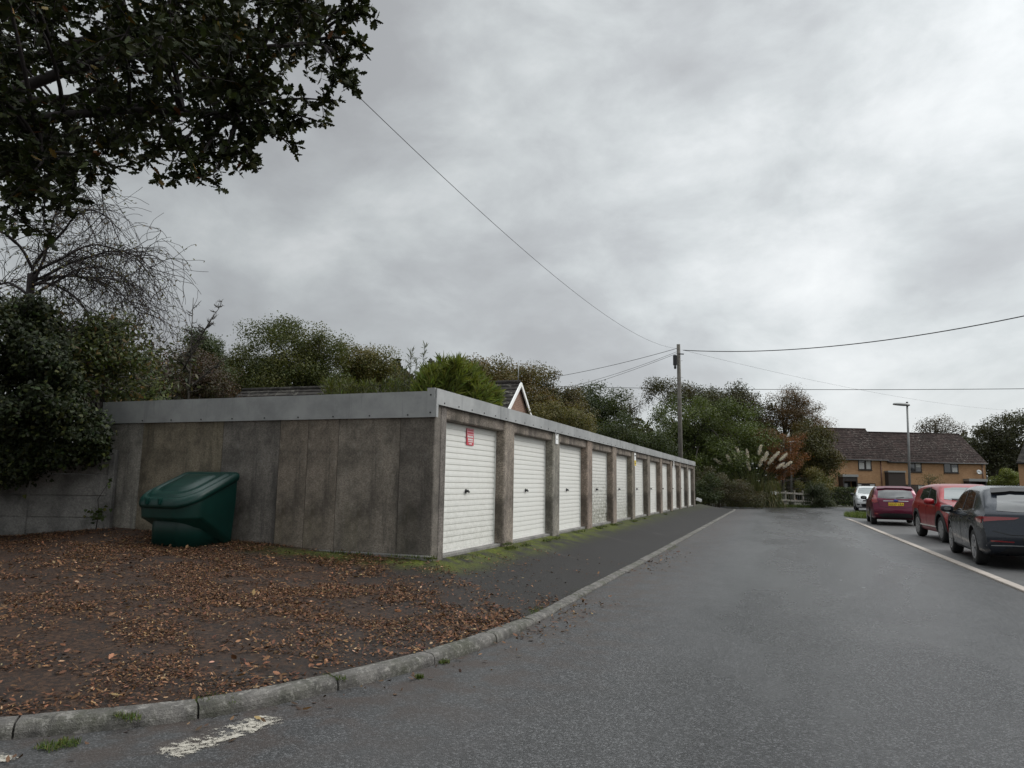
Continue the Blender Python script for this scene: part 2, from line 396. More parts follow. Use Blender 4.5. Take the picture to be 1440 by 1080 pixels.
GREEN = [((.055,.075,.018), 5)]
OLIVE = [((.085,.086,.020), 4), ((.12,.10,.024), 3), ((.055,.062,.016), 3), ((.14,.09,.022), 1)]
BROWN = [((.12,.080,.024), 4), ((.085,.075,.020), 4), ((.15,.085,.024), 2), ((.062,.062,.017), 3)]
ORANGE = [((.105,.056,.022), 4), ((.14,.068,.024), 2), ((.075,.05,.02), 4), ((.05,.046,.016), 3)]
DARK = [((.032,.046,.014), 5), ((.046,.060,.017), 4), ((.070,.072,.020), 1)]
WILLOW = [((.064,.084,.020), 5), ((.088,.108,.024), 3), ((.045,.060,.015), 3)]
LIME = [((.110,.132,.024), 5), ((.085,.105,.02), 4), ((.15,.16,.034), 2)]

def crown_points(ells, n_clump, rc, n_leaf, flat=.75, up=.35):
    """leaf positions in clumps packed through a union of ellipsoids [(centre, radii)]"""
    vol = np.array([e[1][0]*e[1][1]*e[1][2] for e in ells]); pick = RNG.choice(len(ells), n_clump, p=vol/vol.sum())
    c = np.array([e[0] for e in ells])[pick]; r = np.array([e[1] for e in ells])[pick]
    cc = c+unit(n_clump)*r*(RNG.random((n_clump, 1))**.38)*.93
    rr = rc*RNG.uniform(.55, 1.35, n_clump)
    k = RNG.choice(n_clump, n_leaf, p=rr**2/np.sum(rr**2))
    d = unit(n_leaf); rad = rr[k]*(RNG.random(n_leaf)**.42)*(1+.13*RNG.normal(size=n_leaf))
    P = cc[k]+d*rad[:, None]*np.array([1, 1, flat])
    Nr = d*.8+np.array([0, 0, up])+RNG.normal(size=(n_leaf, 3))*.6
    return P, Nr, cc, rr, k
def limb_mesh(base, top, ends, r0, seed, twigs=True, n=6):
    rnd = random.Random(seed); mb = MB(); base = Vector(base); top = Vector(top)
    pts = [base.lerp(top, t)+Vector((rnd.uniform(-1, 1), rnd.uniform(-1, 1), 0))*r0*.5*t for t in (0, .12, .35, .6, .8, 1)]
    mb.tube(pts, [r0*1.35, r0*1.05, r0*.9, r0*.75, r0*.6, r0*.4], 8)
    for e in ends:
        e = Vector(e); t = rnd.uniform(.45, .95); s = base.lerp(top, t); mid = s.lerp(e, .5)+Vector((rnd.uniform(-.3, .3), rnd.uniform(-.3, .3), rnd.uniform(.1, .5)))*(e-s).length*.3
        q = [s*(1-u)**2+mid*2*u*(1-u)+e*u*u for u in (0, .2, .4, .6, .8, 1)]
        mb.tube(q, [r0*.38, r0*.3, r0*.24, r0*.17, r0*.11, r0*.04], 5)
    return mb
def px_ells(spec, D):
    out = []
    for px, py, rx, ry in spec:
        c = at(px, py, D); k = D/1000
        out.append((np.array(c), np.array([rx*k, rx*k*.8, ry*k])))
    return out
def make_tree(name, label, cat, spec, D, n_clump, rc, n_leaf, size, pal, group=None, trunk=None, r0=.2, kind='diamond', base_z=0.0, mat='leaf', jit=.13, flat=.75, ptop=None, extra=0):
    n_leaf = int(n_leaf*3.3); size = size*.62; n_clump = int(n_clump*1.35)
    ells = px_ells(spec, D)
    c0 = ells[0][0] if trunk is None else np.array(at(trunk, 700, D))
    root = thing(name, label, cat, (c0[0], c0[1], base_z), 0, group)
    loc = np.array([c0[0], c0[1], base_z])
    P, Nr, cc, rr, k = crown_points(ells, n_clump, rc, n_leaf, flat)
    keep = P[:, 2] > base_z+.05; P = P[keep]; Nr = Nr[keep]; k = k[keep]
    tone = RNG.choice(len(pal), n_clump, p=np.array([w for c, w in pal], float)/sum(w for c, w in pal))
    cols = palette(len(P), pal, jit); cols = cols*.45+np.array([c for c, w in pal])[tone[k]]*.55*(1+RNG.normal(size=(len(P), 1))*jit)
    cols = np.clip(cols, .002, .6)
    leaf_object('crown', P-loc, Nr, size*RNG.uniform(.65, 1.3, len(P)), kind, cols, M[mat], root)
    zt = max(e[0][2]+e[1][2]*.35 for e in ells)
    ends = cc[RNG.permutation(n_clump)[:min(n_clump, 26)]]-loc
    limb_mesh((0, 0, -.1), (RNG.normal()*.3, RNG.normal()*.3, zt-base_z), ends, r0, int(n_leaf)).build('trunk', M['bark'], root)
    return root

# ================================================================== GROUND, ROAD, KERB, FORECOURT
def catmull(pts, step):
    P = [np.array(p, float) for p in pts]; P = [2*P[0]-P[1]]+P+[2*P[-1]-P[-2]]; out = []
    for i in range(1, len(P)-2):
        n = max(2, int(np.linalg.norm(P[i+1]-P[i])/step))
        for j in range(n):
            t = j/n
            out.append(.5*(2*P[i]+(P[i+1]-P[i-1])*t+(2*P[i-1]-5*P[i]+4*P[i+1]-P[i+2])*t*t+(3*P[i]-P[i-1]-3*P[i+1]+P[i+2])*t**3))
    out.append(P[-2]); return np.array(out)
def sstep(a, b, x):
    t = np.clip((np.asarray(x, float)-a)/(b-a), 0, 1); return t*t*(3-2*t)
# paired stations: x, y of the kerb's road edge | x, y, z of the far edge of the forecourt
PAIR = [(-12,.3,-16,6.3,.32),(-8,.9,-14,7.0,.36),(-5.8,1.6,-12.6,7.6,.40),(-4.7,2.18,-11.5,8.05,.46),(-3.93,2.80,-10.3,8.75,.62),
        (-3.23,3.48,-8.9,8.75,.57),(-2.79,4.40,-7.3,8.75,.50),(-2.50,5.40,-5.7,8.75,.44),(-2.38,6.40,-4.62,8.75,.42),(-2.37,7.70,-4.58,8.95,.405),
        (-2.39,9.5,-4.58,10.2,.40),(-2.40,12.7,-4.58,13.0,.40),(-2.43,17.2,-4.58,17.3,.40),(-2.52,27.2,-4.58,27.2,.40),(-2.62,38,-4.58,38,.40),
        (-2.68,44.2,-4.7,43.6,.36),(-2.95,46.2,-6,44.6,.32),(-3.8,47.4,-8,45.5,.3),(-6,48,-12,46,.3)]
PC = catmull(PAIR, .12); KC = PC[:, :2]; WC = PC[:, 2:]
_d = np.gradient(KC, axis=0); _d /= np.linalg.norm(_d, axis=1, keepdims=True); KN = np.stack([-_d[:, 1], _d[:, 0]], 1)   # points away from the road
ZK = .085-.047*sstep(6.2, 7.6, KC[:, 1])
KB = KC+KN*.13
def fore_point(i, t):
    """i fractional station, t 0 at the kerb .. 1 at the wall"""
    i = np.clip(np.asarray(i, float), 0, len(KC)-1.001); a = i.astype(int); w = (i-a)[..., None]
    kb = KB[a]*(1-w)+KB[a+1]*w; wc = WC[a]*(1-w)+WC[a+1]*w; zk = ZK[a]*(1-w[..., 0])+ZK[a+1]*w[..., 0]
    t = np.asarray(t)
    xy = kb+(wc[..., :2]-kb)*t[..., None]; z = zk+(wc[..., 2]-zk)*(t*.75+.25*t*t)-.004
    return np.concatenate([xy, z[..., None]], -1)
def leafy_at(x, y):
    d = np.hypot((x+8.6)/4.6, (y-5.6)/3.6); a = 1-sstep(.75, 1.55, d)
    d2 = np.hypot((x+5.3)/2.6, (y-3.9)/2.6); a = np.maximum(a, .8*(1-sstep(.5, 1.3, d2)))
    return a*(1-sstep(6.5, 9, y)*(x > -4.6))
def moss_at(x, y):
    dw = np.where(y > 8.55, np.abs(x+4.45), np.hypot(np.maximum(0, np.where(x > -4.4, x+4.4, 0)), 8.6-y)+np.maximum(0, -6.9-x)*.8)
    a = 1-sstep(.15, .85, dw)
    a *= 1-.75*sstep(15, 30, y)
    return a
# base ground reaching the horizon
mb = MB(); S = 1500
mb.add([(-S,-S,-.06),(S,-S,-.06),(S,S,-.06),(-S,S,-.06)], [(0,1,2,3)])
tag(mb.build('ground', M['soil']), kind='structure')
# road sheet
def sheet(name, nx, ny, fn, mat, attrs=()):
    V = []; A = {a: [] for a, _ in attrs}
    for j in range(ny+1):
        for i in range(nx+1):
            p = fn(i/nx, j/ny); V.append(p)
            for a, g in attrs: A[a].append(float(g(p[0], p[1])))
    m = MB(); w = nx+1
    m.add(V, [(j*w+i, j*w+i+1, (j+1)*w+i+1, (j+1)*w+i) for j in range(ny) for i in range(nx)], 0, True)
    o = m.build(name, mat)
    for a in A:
        at_ = o.data.attributes.new(a, 'FLOAT', 'POINT'); at_.data.foreach_set('value', A[a])
    return tag(o, kind='structure')
def kerb_near(x, y):
    d = np.min(np.hypot(KC[:, 0]-x, KC[:, 1]-y)); return 1-float(sstep(.05, 1.7, d))
def road_fn(u, v):
    y = -8+(v**1.7)*66; x = -14+u*32
    return (x, y, 0.012*math.exp(-((x-.3)/2.4)**2))
sheet('road', 110, 150, road_fn, M['road'], (('kerb', kerb_near),))
# parking bay (4 mm up) and its flush concrete edging
EDGE = [(3.4,-6),(3.30,2),(3.20,9),(3.12,13),(3.0,19.2),(2.88,26),(2.80,31),(2.72,34.5),(2.62,36.6)]
EC = catmull(EDGE, .5)
def park_fn(u, v):
    i = v*(len(EC)-1.001); a = int(i); e = EC[a]+(EC[a+1]-EC[a])*(i-a); return (e[0]+.06+u*9, e[1], .020)
sheet('parking_bay', 20, 70, park_fn, M['park'])
mb = MB()
i = 0
while i < len(EC)-2:
    a, b = EC[i], EC[i+1]*.985+EC[i]*.015
    mb.bar((a[0], a[1], .002), (b[0], b[1], .002), .15, .060); i += 1
o = bevel(mb.build('parking_edge_kerb', M['strip']), .008, 1); tag(o, kind='structure')
# forecourt between kerb and garages
NT_ = 22
GI, GT = np.meshgrid(np.arange(len(KC)-.001), np.linspace(0, 1, NT_+1), indexing='ij')
FP = fore_point(GI, GT); FV = FP.reshape(-1, 3); w = NT_+1
mb = MB(); mb.add(FV, [(i*w+j, (i+1)*w+j, (i+1)*w+j+1, i*w+j+1) for i in range(len(KC)-1) for j in range(NT_)], 0, True)
o = mb.build('forecourt', M['fore']); tag(o, kind='structure')
for nm, fnn in (('leafy', leafy_at), ('moss', moss_at)):
    at_ = o.data.attributes.new(nm, 'FLOAT', 'POINT'); at_.data.foreach_set('value', np.asarray(fnn(FV[:, 0], FV[:, 1]), float))
# kerb stones
cum = np.concatenate([[0], np.cumsum(np.linalg.norm(np.diff(KC, axis=0), axis=1))])
def on_kerb(s):
    return [np.interp(s, cum, a) for a in (KC[:, 0], KC[:, 1], KN[:, 0], KN[:, 1], ZK)]
s_joint = float(np.interp(3.46, KC[:, 1], cum)); mb = MB(); rk = random.Random(3)
s = s_joint-.915*9
while s < cum[-1]-.95:
    sub = 6; prof_n = 8; vs = []; dz = rk.uniform(-.004, .004); dn = rk.uniform(-.004, .004)
    for q in range(sub+1):
        x, y, nx, ny, zk = on_kerb(s+.006+(.915-.012)*q/sub)
        e = .012 if q in (0, sub) else 0
        pr = [(.000+e*.4, -.05), (.000+e*.3, zk*.35), (.006+e*.3, zk*.62), (.020, zk*.88-e*.3), (.038, zk-e*.4), (.125, zk+.004-e*.3), (.13, zk-.02), (.13, -.05)]
        for a, z in pr: vs.append((x+nx*(a+dn), y+ny*(a+dn), z+(dz if z > 0 else 0)))
    fs = [(q*8+k_, q*8+k_+1, (q+1)*8+k_+1, (q+1)*8+k_) for q in range(sub) for k_ in range(7)]+[tuple(range(8))[::-1], tuple(sub*8+k_ for k_ in range(8))]
    mb.add(vs, fs, 0, False); s += .915
tag(mb.build('kerb', M['kerb']), kind='structure')
# worn white markings (4 mm sheets) : outline is a real road dash, worn ragged
def marking(name, quad, label=None):
    nu, nv = 40, 8; V = []; W = []
    a, b, c, d = [np.array(q) for q in quad]
    for j in range(nv+1):
        for i in range(nu+1):
            u, v = i/nu, j/nv; p = (a*(1-u)+b*u)*(1-v)+(d*(1-u)+c*u)*v
            V.append((p[0], p[1], .012*math.exp(-((p[0]-.3)/2.4)**2)+.005))
            W.append(.16*(1-min(1, min(u, 1-u)*14))*.8+.16*(1-min(1, min(v, 1-v)*5))+.12*math.exp(-((u-.45)/.2)**2-((v-.35)/.25)**2))
    m = MB(); w_ = nu+1
    m.add(V, [(j*w_+i, j*w_+i+1, (j+1)*w_+i+1, (j+1)*w_+i) for j in range(nv) for i in range(nu)], 0, True)
    o = m.build(name, M['mark']); at_ = o.data.attributes.new('wear', 'FLOAT', 'POINT'); at_.data.foreach_set('value', W)
    return tag(o, kind='structure')
marking('road_marking', [(-3.12,2.98),(-2.98,3.70),(-2.74,3.66),(-2.87,2.93)])
marking('road_marking', [(-4.15,2.28),(-3.72,2.71),(-3.56,2.66),(-3.95,2.1)])

# ================================================================== GARAGE ROW
FX, Y0, PITCH_G, NG, ZB = -4.36, 8.93, 2.715, 11, .40
YE = Y0+NG*PITCH_G; YS = 8.58; BX = -10.4; ZF = 2.65
root = thing('garage_block', 'long low row of eleven concrete lock-up garages with white doors and flat roof', 'garages', (FX, YS, ZB))
O = Vector((FX, YS, ZB))
def loc(v): return tuple(Vector(v)-O)
def gbox(name, lo, hi, mat, col=None, bev=.008):
    lo = Vector(lo); hi = Vector(hi); c = (lo+hi)/2; c.z = lo.z
    m = MB().box(tuple(lo-c), tuple(hi-c)); o = m.build(name, mat, root, loc=c-O)
    if bev: bevel(o, bev, 1)
    if col: o.color = (*col, 1)
    return o
# end wall of vertical precast panels
xs = [at_y(px, 690, YS).x for px in (194, 308, 389, 429, 472, 560)]
xs = [BX+.02]+xs
cols = [(1.35,1.40,1.40),(1.0,.94,.78),(.86,.86,.87),(1.02,.95,.87),(1.10,1.03,.95),(1.12,1.08,1.02)]
for i in range(len(xs)-1):
    o = gbox('wall_panel', (xs[i]+.003, YS+rk.uniform(-.006, .004), ZB-.25), (xs[i+1]-.003, YS+.12, ZF-.06), M['panel'], cols[i], .006)
gbox('corner_post', (xs[-1]+.003, YS-.012, ZB-.25), (FX-.002, YS+.17, ZF-.08), M['panel'], (.72,.70,.68), .012)
gbox('base_slab', (FX-2.6, YS-.075, ZB-.25), (FX+.02, YS-.014, ZB+.035), M['pale'], None, .01)
gbox('wall_panel', (BX, YS+.13, ZB-.25), (BX+.12, YE, ZF-.06), M['panel'], (.8,.8,.8), .006)
gbox('wall_panel', (BX, YE-.13, ZB-.25), (FX-.2, YE-.01, ZF-.06), M['panel'], (.8,.8,.8), .006)
# pillars, lintels, doors
pcol = [(.62,.60,.60),(1.0,.93,.86),(.95,.97,.92),(1.0,.86,.78),(.96,.86,.78),(.9,.86,.76),(.78,.74,.68),(.9,.8,.72),(.92,.82,.74),(.86,.78,.72),(.72,.70,.66),(.72,.68,.64)]
PW = .47
def lintel_z(): return 2.27
for i in range(NG+1):
    y1 = Y0+i*PITCH_G; y0 = y1-(PW if i else Y0-YS-.16)
    if i == 0: gbox('pillar', (FX-.30, YS+.17, ZB-.2), (FX, Y0, ZF-.2), M['pillar'], pcol[0], .015)
    else: gbox('pillar', (FX-.26, y0, ZB-.2), (FX+rk.uniform(-.006, .006), y1, ZF-.2), M['pillar'], pcol[i], .02)
def door_mesh():
    m = MB(); W = PITCH_G-PW+.04; H = 1.90; n = 22; p = H/n; vs = []
    for k_ in range(n):
        z = k_*p
        for x, zz in ((-.022, z+.001), (-.022, z+.010), (.0, z+.013), (.0015, z+p*.5), (.0, z+p-.004), (-.022, z+p-.0005)):
            vs.append((x, -W/2, zz)); vs.append((x, W/2, zz))
    L = len(vs)//2
    m.add(vs, [(2*k_, 2*k_+1, 2*k_+3, 2*k_+2) for k_ in range(L-1)], 0, False)
    m.box((-.04, -W/2, 0), (-.012, W/2, H))
    m.box((-.03, W/2-.052, .0), (.012, W/2-.012, H)); m.box((-.03, -W/2+.012, 0), (.012, -W/2+.052, H))
    m.box((-.03, -W/2+.01, -.035), (.014, W/2-.01, .010))
    return m
def handle_mesh():
    m = MB(); m.lathe([(0,.0),(.032,.0),(.034,.008),(.02,.014),(.014,.03),(.022,.034),(.022,.044),(0,.046)], 12, 'x')
    m.bar((.040, -.045, .012), (.040, .05, -.015), .020, .012, (1,0,0)); m.bar((.040, .05, -.015), (.02, .062, -.02), .018, .012)
    return m
amt = [.34, .12, .12, 1.4, 1.0, .5, .25, .6, .4, .5, .4]
dproto = None
for i in range(NG):
    y0 = Y0+i*PITCH_G; y1 = y0+PITCH_G-PW
    if dproto is None:
        d = door_mesh().build('garage_door', M['door'], root); h_ = handle_mesh().build('handle', M['black'], d)
        h_.location = (.004, -.06, .83); dproto = d
    else:
        d = dproto.copy(); COL.objects.link(d); d.parent = root
        h_ = dproto.children[0].copy(); COL.objects.link(h_); h_.parent = d
    d.location = Vector((FX-.175, (y0+y1)/2, ZB+.035))-O; d.rotation_euler = (0, R(rk.uniform(-.25, .25)), 0); d.color = (amt[i],)*3+(1,)
    lf_ = rk.uniform(.62, .88)
    gbox('lintel', (FX-.22, y0+.003, 2.262+rk.uniform(-.008, .008)), (FX-.03+rk.uniform(-.008, .008), y1-.003, ZF-.2), M['pillar'], tuple(c*lf_ for c in (1, .93, .87)), .015)
    gbox('threshold', (FX-.22, y0+.003, ZB-.15), (FX-.05, y1-.003, ZB+.005), M['pale'], None, .01)
# near-black block painted as the unlit garage inside, seen only through the gaps
gbox('dark_interior_fill', (BX+.15, YS+.2, ZB-.1), (FX-.31, YE-.2, ZF-.15), M['dark'], None, 0)
# roof and metal fascia
gbox('roof', (BX+.03, YS+.03, ZF-.19), (FX+.01, YE+.05, ZF-.06), M['fascia'], None, 0)
fz0 = ZF-.215
def fascia_run(name, a, b, z0, z1, nrm, L, dz=0.0):
    """folded sheet run in lengths L with an upper lip and small screws"""
    a = Vector(a); b = Vector(b); d = (b-a).normalized(); tot = (b-a).length; n = max(1, round(tot/L)); nrm = Vector(nrm)
    m = MB()
    for k_ in range(n):
        p0 = a+d*(tot*k_/n+.002); p1 = a+d*(tot*(k_+1)/n-.002); q = nrm*(.022+.003*(k_ % 2))
        t = dz*(k_ % 2)
        vs = [p0+Vector((0,0,z0)), p1+Vector((0,0,z0)), p1+q+Vector((0,0,z0)), p0+q+Vector((0,0,z0)), p0+Vector((0,0,z1+t)), p1+Vector((0,0,z1+t)), p1+q+Vector((0,0,z1+t)), p0+q+Vector((0,0,z1+t))]
        m.add([v-O for v in vs], [(0,3,2,1),(4,5,6,7),(0,1,5,4),(1,2,6,5),(2,3,7,6),(3,0,4,7)])
        for s_ in range(5):
            c = p0+(p1-p0)*((s_+.5)/5)+q*1.0+Vector((0,0,z0+.035))-O
            m.bar(c, c+nrm*.008, .018, .018, (0,0,1), 1)
    o = m.build(name, [M['fascia'], M['black']], root); return o
fascia_run('side_fascia', (BX-.08, YS-.02, 0), (FX-.10, YS-.02, 0), 2.26, ZF-.035, (0,-1,0), 2.9)
fascia_run('front_fascia', (FX+.012, YS-.045, 0), (FX+.012, YE+.06, 0), fz0, ZF, (1,0,0), 2.4)
m = MB(); m.box(loc((FX-.105, YS-.062, 2.26)), loc((FX+.008, YS-.02, ZF+.006))); m.box(loc((FX-.02, YS-.061, 2.26)), loc((FX+.038, YS-.0, fz0+.08))); m.bar(loc((FX-.05, YS-.06, 2.56)), loc((FX-.05, YS-.069, 2.56)), .02, .02, (0,0,1), 1)
m.bar(loc((FX-.05, YS-.06, 2.32)), loc((FX-.05, YS-.069, 2.32)), .02, .02, (0,0,1), 1)
m.build('corner_flashing', [M['fascia'], M['black']], root)

# signs on the garages
def sign(name, label, px, py, X, w_, h_, parts, group=None):
    """small plate facing the road (+x); parts = list of (material, y0,y1,z0,z1) in 0..1 plate space, laid proud"""
    c = at_x(px, py, X); r_ = thing(name, label, 'sign', (X, c.y, c.z), 0, group)
    MB().box((0, -w_/2, -h_/2), (.005, w_/2, h_/2)).build('plate', M[parts[0]], r_)
    by = {}
    for mt, y0, y1, z0, z1 in parts[1]: by.setdefault(mt, []).append((y0, y1, z0, z1))
    for k_, (mt, L) in enumerate(by.items()):
        mm = MB()
        for y0, y1, z0, z1 in L: mm.box((.0055, (y0-.5)*w_, (z0-.5)*h_), (.0075+.001*k_, (y1-.5)*w_, (z1-.5)*h_))
        mm.build('lettering' if mt in ('ink', 'white_paint') else 'panel', M[mt], r_)
    return r_
def dashes(mt, rows, seed):
    rr = random.Random(seed); out = []
    for z0, z1, a, b in rows:
        y = a
        while y < b-.04:
            l = rr.uniform(.05, .12); out.append((mt, y, min(b, y+l), z0, z1)); y += l+.03
    return out
sign('warning_sign', 'red and white warning sticker high on the nearest garage door', 661, 614.5, FX-.163, .27, .26,
     ('red_sign', [('pink', .03, .97, .62, .97)]+dashes('white_paint', [(.46,.57,.08,.92),(.30,.40,.18,.9),(.19,.26,.2,.85),(.06,.13,.3,.75)], 1)+dashes('red_sign', [(.84,.93,.1,.9),(.68,.79,.08,.92)], 2)))
sign('notice_plate', 'small white notice fixed to the third pillar between the second and third garage doors', 783, 614.5, FX+.008, .19, .29, ('white_paint', dashes('ink', [(.72,.80,.15,.85),(.62,.68,.2,.7),(.32,.37,.3,.7)], 3)))
sign('notice_plate', 'narrow yellow and white notice on the pillar beside the sixth garage door', 893, 646.5, FX+.008, .26, .42, ('white_paint', [('plate_y', .04, .96, .05, .45)]+dashes('ink', [(.76,.84,.15,.85),(.2,.28,.2,.8)], 4)))
sign('notice_plate', 'tiny plain white notice on the pillar beside the ninth garage door', 947.5, 653.5, FX+.008, .2, .34, ('white_paint', dashes('ink', [(.66,.74,.2,.8)], 5)))
# white board lying past the end of the row
c = at(983, 702.5, 40); o = bevel(MB().box((-.16, -.05, -.10), (.16, .05, .07), 0, Matrix.Rotation(.35, 4, 'Y')).build('board', M['white_paint'], None, loc=c), .02, 2)
tag(o, 'white board poking out past the far end of the garages', 'board')

# ================================================================== LEFT PANEL WALL
PWD = Vector((cos(R(19)), sin(R(19)), 0)); pw0 = Vector((-10.08, 8.50, 0))
root = thing('concrete_panel_wall', 'low wall of stacked grey concrete panels at left, half buried in ivy', 'wall', tuple(pw0))
for k_ in range(4):
    for s_ in range(4):
        a = pw0-PWD*(s_*1.35+.006*0+.02)-pw0; b = a-PWD*1.31
        z0 = .40+.345*k_; m = MB(); m.bar(a+Vector((0,0,z0+.170)), b+Vector((0,0,z0+.170)), .06+.006*((s_+k_) % 2), .3445)
        bevel(m.build('panel', M['pale'], root), .014, 1)
for s_ in range(5):
    c = -PWD*(s_*1.35+.0); bevel(MB().bar(c+Vector((0,0,.1)), c+Vector((0,0,1.83)), .10, .10, (PWD.x, PWD.y, 0)).build('post', M['pale'], root), .01, 1).color = (.9, .9, .9, 1)

# ================================================================== GRIT BIN
def rrect(w_, d_, rf, rb, n=10):
    """outline ccw; front is -y with corner radius rf, back +y with rb"""
    out = []
    for cx, cy, r_, a0 in ((w_/2-rb, d_/2-rb, rb, 0), (-w_/2+rb, d_/2-rb, rb, 90), (-w_/2+rf, -d_/2+rf, rf, 180), (w_/2-rf, -d_/2+rf, rf, 270)):
        for j in range(n+1):
            t = R(a0+90*j/n); out.append((cx+r_*cos(t), cy+r_*sin(t)))
    return out
def skin(rings, cap0=True, cap1=True):
    m = MB(); n = len(rings[0]); vs = [p for r_ in rings for p in r_]; k_ = len(rings)
    fs = [(i*n+j, i*n+(j+1) % n, (i+1)*n+(j+1) % n, (i+1)*n+j) for i in range(k_-1) for j in range(n)]
    if cap0: fs.append(tuple(range(n))[::-1])
    if cap1: fs.append(tuple((k_-1)*n+j for j in range(n)))
    m.add(vs, fs, 0, True); return m
root = thing('grit_bin', 'dark green plastic grit bin with sloping lid against the garage end wall', 'grit bin', (-8.02, 8.0, .44), R(-4))
BW, BD = 1.08, .90
def lid_z(y): return .62+(y+BD/2)/BD*.40
o1 = rrect(BW, BD, .30, .06); rings = []
for q in range(9):
    f = q/8; ring = []
    for x, y in o1:
        t = (y+BD/2)/BD; zlow = .40-.02*t if t < .30 else .394-.40*((t-.30)/.55)**1.6
        zlow = max(0.0, min(.4, zlow)); zt = lid_z(y)-.02; z = zlow+(zt-zlow)*f
        s_ = .90+.10*min(1, max(0, z/.62)); ring.append((x*s_, y*s_ if y < 0 else y, z))
    rings.append(ring)
skin(rings).build('body', M['green_plastic'], root)
o2 = rrect(BW*.86, BD*.78, .30, .06)
skin([[(x*s_, y+.045, z) for x, y in o2] for z, s_ in ((0, .93), (.25, .965), (.55, 1.0))]).build('tub', M['green_plastic'], root)
def lid_ring(sc, dz): return [(x*sc, y*sc, lid_z(y*sc)+dz) for x, y in o1]
lid = skin([lid_ring(1.035, -.075), lid_ring(1.045, -.03), lid_ring(1.03, .012), lid_ring(.97, .040), lid_ring(.91, .050), lid_ring(.885, .036), lid_ring(.85, .038), lid_ring(.82, .062), lid_ring(.70, .076), lid_ring(.675, .060), lid_ring(.56, .068), lid_ring(.53, .088), lid_ring(.30, .100), lid_ring(.02, .104)]).build('lid', M['green_plastic'], root)
m = MB()
for x in (-.22, .03): bevel(MB().box((x, -BD/2-.05, .585), (x+.035, -BD/2+.09, .672)).build('latch', M['green_plastic'], root), .008, 2)

# ================================================================== HOUSES
def plane_uv(px, py, O_, U, Nn):
    d = Vector(ray(px, py)); t = (O_-Vector(CAM)).dot(Nn)/d.dot(Nn); p = Vector(CAM)+d*t-O_; return p.dot(U), p.z+O_.z
def roof_courses(mb, eL, eR, rL, rR, n, th=.035, over=.05):
    """stepped tile courses between an eaves line and a ridge line"""
    eL, eR, rL, rR = map(Vector, (eL, eR, rL, rR)); nr = (eR-eL).cross(rL-eL).normalized()
    if nr.z < 0: nr = -nr
    for i in range(n):
        a, b = i/n, (i+1.12)/n if i < n-1 else 1.0
        p = [eL.lerp(rL, a)+nr*th, eR.lerp(rR, a)+nr*th, eR.lerp(rR, b)+nr*.004, eL.lerp(rL, b)+nr*.004]
        q = [v-nr*(th+.02) for v in p]
        mb.add(p+q, [(0,1,2,3),(7,6,5,4),(0,4,5,1),(1,5,6,2),(2,6,7,3),(3,7,4,0)])
def gable_house(name, label, cat, O_, U, width, depth, z_eaves, z_ridge, brick, tile, n=16, over=.25, group=None, side_over=.08):
    """front wall runs from O_ along U; V points back"""
    U = U.normalized(); V = Vector((-U.y, U.x, 0)); rz = math.atan2(U.y, U.x)
    root = thing(name, label, cat, (O_.x, O_.y, 0), rz, group)
    m = MB(); w, d = width, depth
    m.add([(0,0,-.2),(w,0,-.2),(w,d,-.2),(0,d,-.2),(0,0,z_eaves),(w,0,z_eaves),(w,d,z_eaves),(0,d,z_eaves),(0,d/2,z_ridge-.05),(w,d/2,z_ridge-.05)],
          [(0,1,5,4),(2,3,7,6),(1,2,6,9,5),(3,0,4,8,7),(4,5,9,8),(7,8,9,6)])
    m.build('wall', M[brick], root)
    s = (z_ridge-z_eaves)/(d/2); r_ = MB()
    roof_courses(r_, (-side_over,-over,z_eaves-over*s), (w+side_over,-over,z_eaves-over*s), (-side_over,d/2,z_ridge), (w+side_over,d/2,z_ridge), n)
    roof_courses(r_, (w+side_over,d+over,z_eaves-over*s), (-side_over,d+over,z_eaves-over*s), (w+side_over,d/2,z_ridge), (-side_over,d/2,z_ridge), n)
    rf = r_.build('roof', M[tile], root)
    MB().tube([(-side_over,d/2,z_ridge+.02),(w+side_over,d/2,z_ridge+.02)], .10, 8).build('ridge_tiles', M[tile], rf)
    MB().tube([(-side_over,-over-.04,z_eaves-over*s-.06),(w+side_over,-over-.04,z_eaves-over*s-.06)], .065, 8).build('gutter', M['black'], root)
    return root
def window(root, u0, u1, z0, z1, bars=(), trans=(), curtain=()):
    """timber window set in the front wall (local -y face)"""
    f = MB(); w = .085; y0, y1 = -.05, .03
    f.box((u0,y0,z0),(u0+w,y1,z1)); f.box((u1-w,y0,z0),(u1,y1,z1)); f.box((u0+w,y0,z0),(u1-w,y1,z0+w)); f.box((u0+w,y0,z1-w),(u1-w,y1,z1))
    for b in bars: f.box((b-w*.5,y0+.002,z0+w),(b+w*.5,y1,z1-w))
    for a, b, zz in trans: f.box((a+w*.5,y0+.004,zz-.035),(b-w*.5,y1,zz+.035))
    fo = f.build('window', M['frame'], root)
    MB().box((u0+w*.5,-.018,z0+w*.5),(u1-w*.5,-.010,z1-w*.5)).build('pane', M['pane'], fo)
    if curtain:
        for a, b, za, zb in curtain: MB().box((a,-.024,za),(b,-.0195,zb)).build('net_curtain', M['curtain'], fo)
    MB().box((u0-.04,-.09,z0-.07),(u1+.04,-.0,z0-.004)).build('sill', M['frame'], fo)
    return fo
th_ = math.atan2(_r0[1], _r0[0])+R(4.0); U = Vector((cos(th_), sin(th_), 0)); Nn = Vector((sin(th_), -cos(th_), 0))
HL = at(1173, 700, 79); HL.z = 0
def hu(px, py): return plane_uv(px, py, HL, U, Nn)
uS, _ = hu(1247, 650); uE, _ = hu(1386, 650)
_, zeL = hu(1210, 643.0); zeR = hu(1320, 647.5)[1]
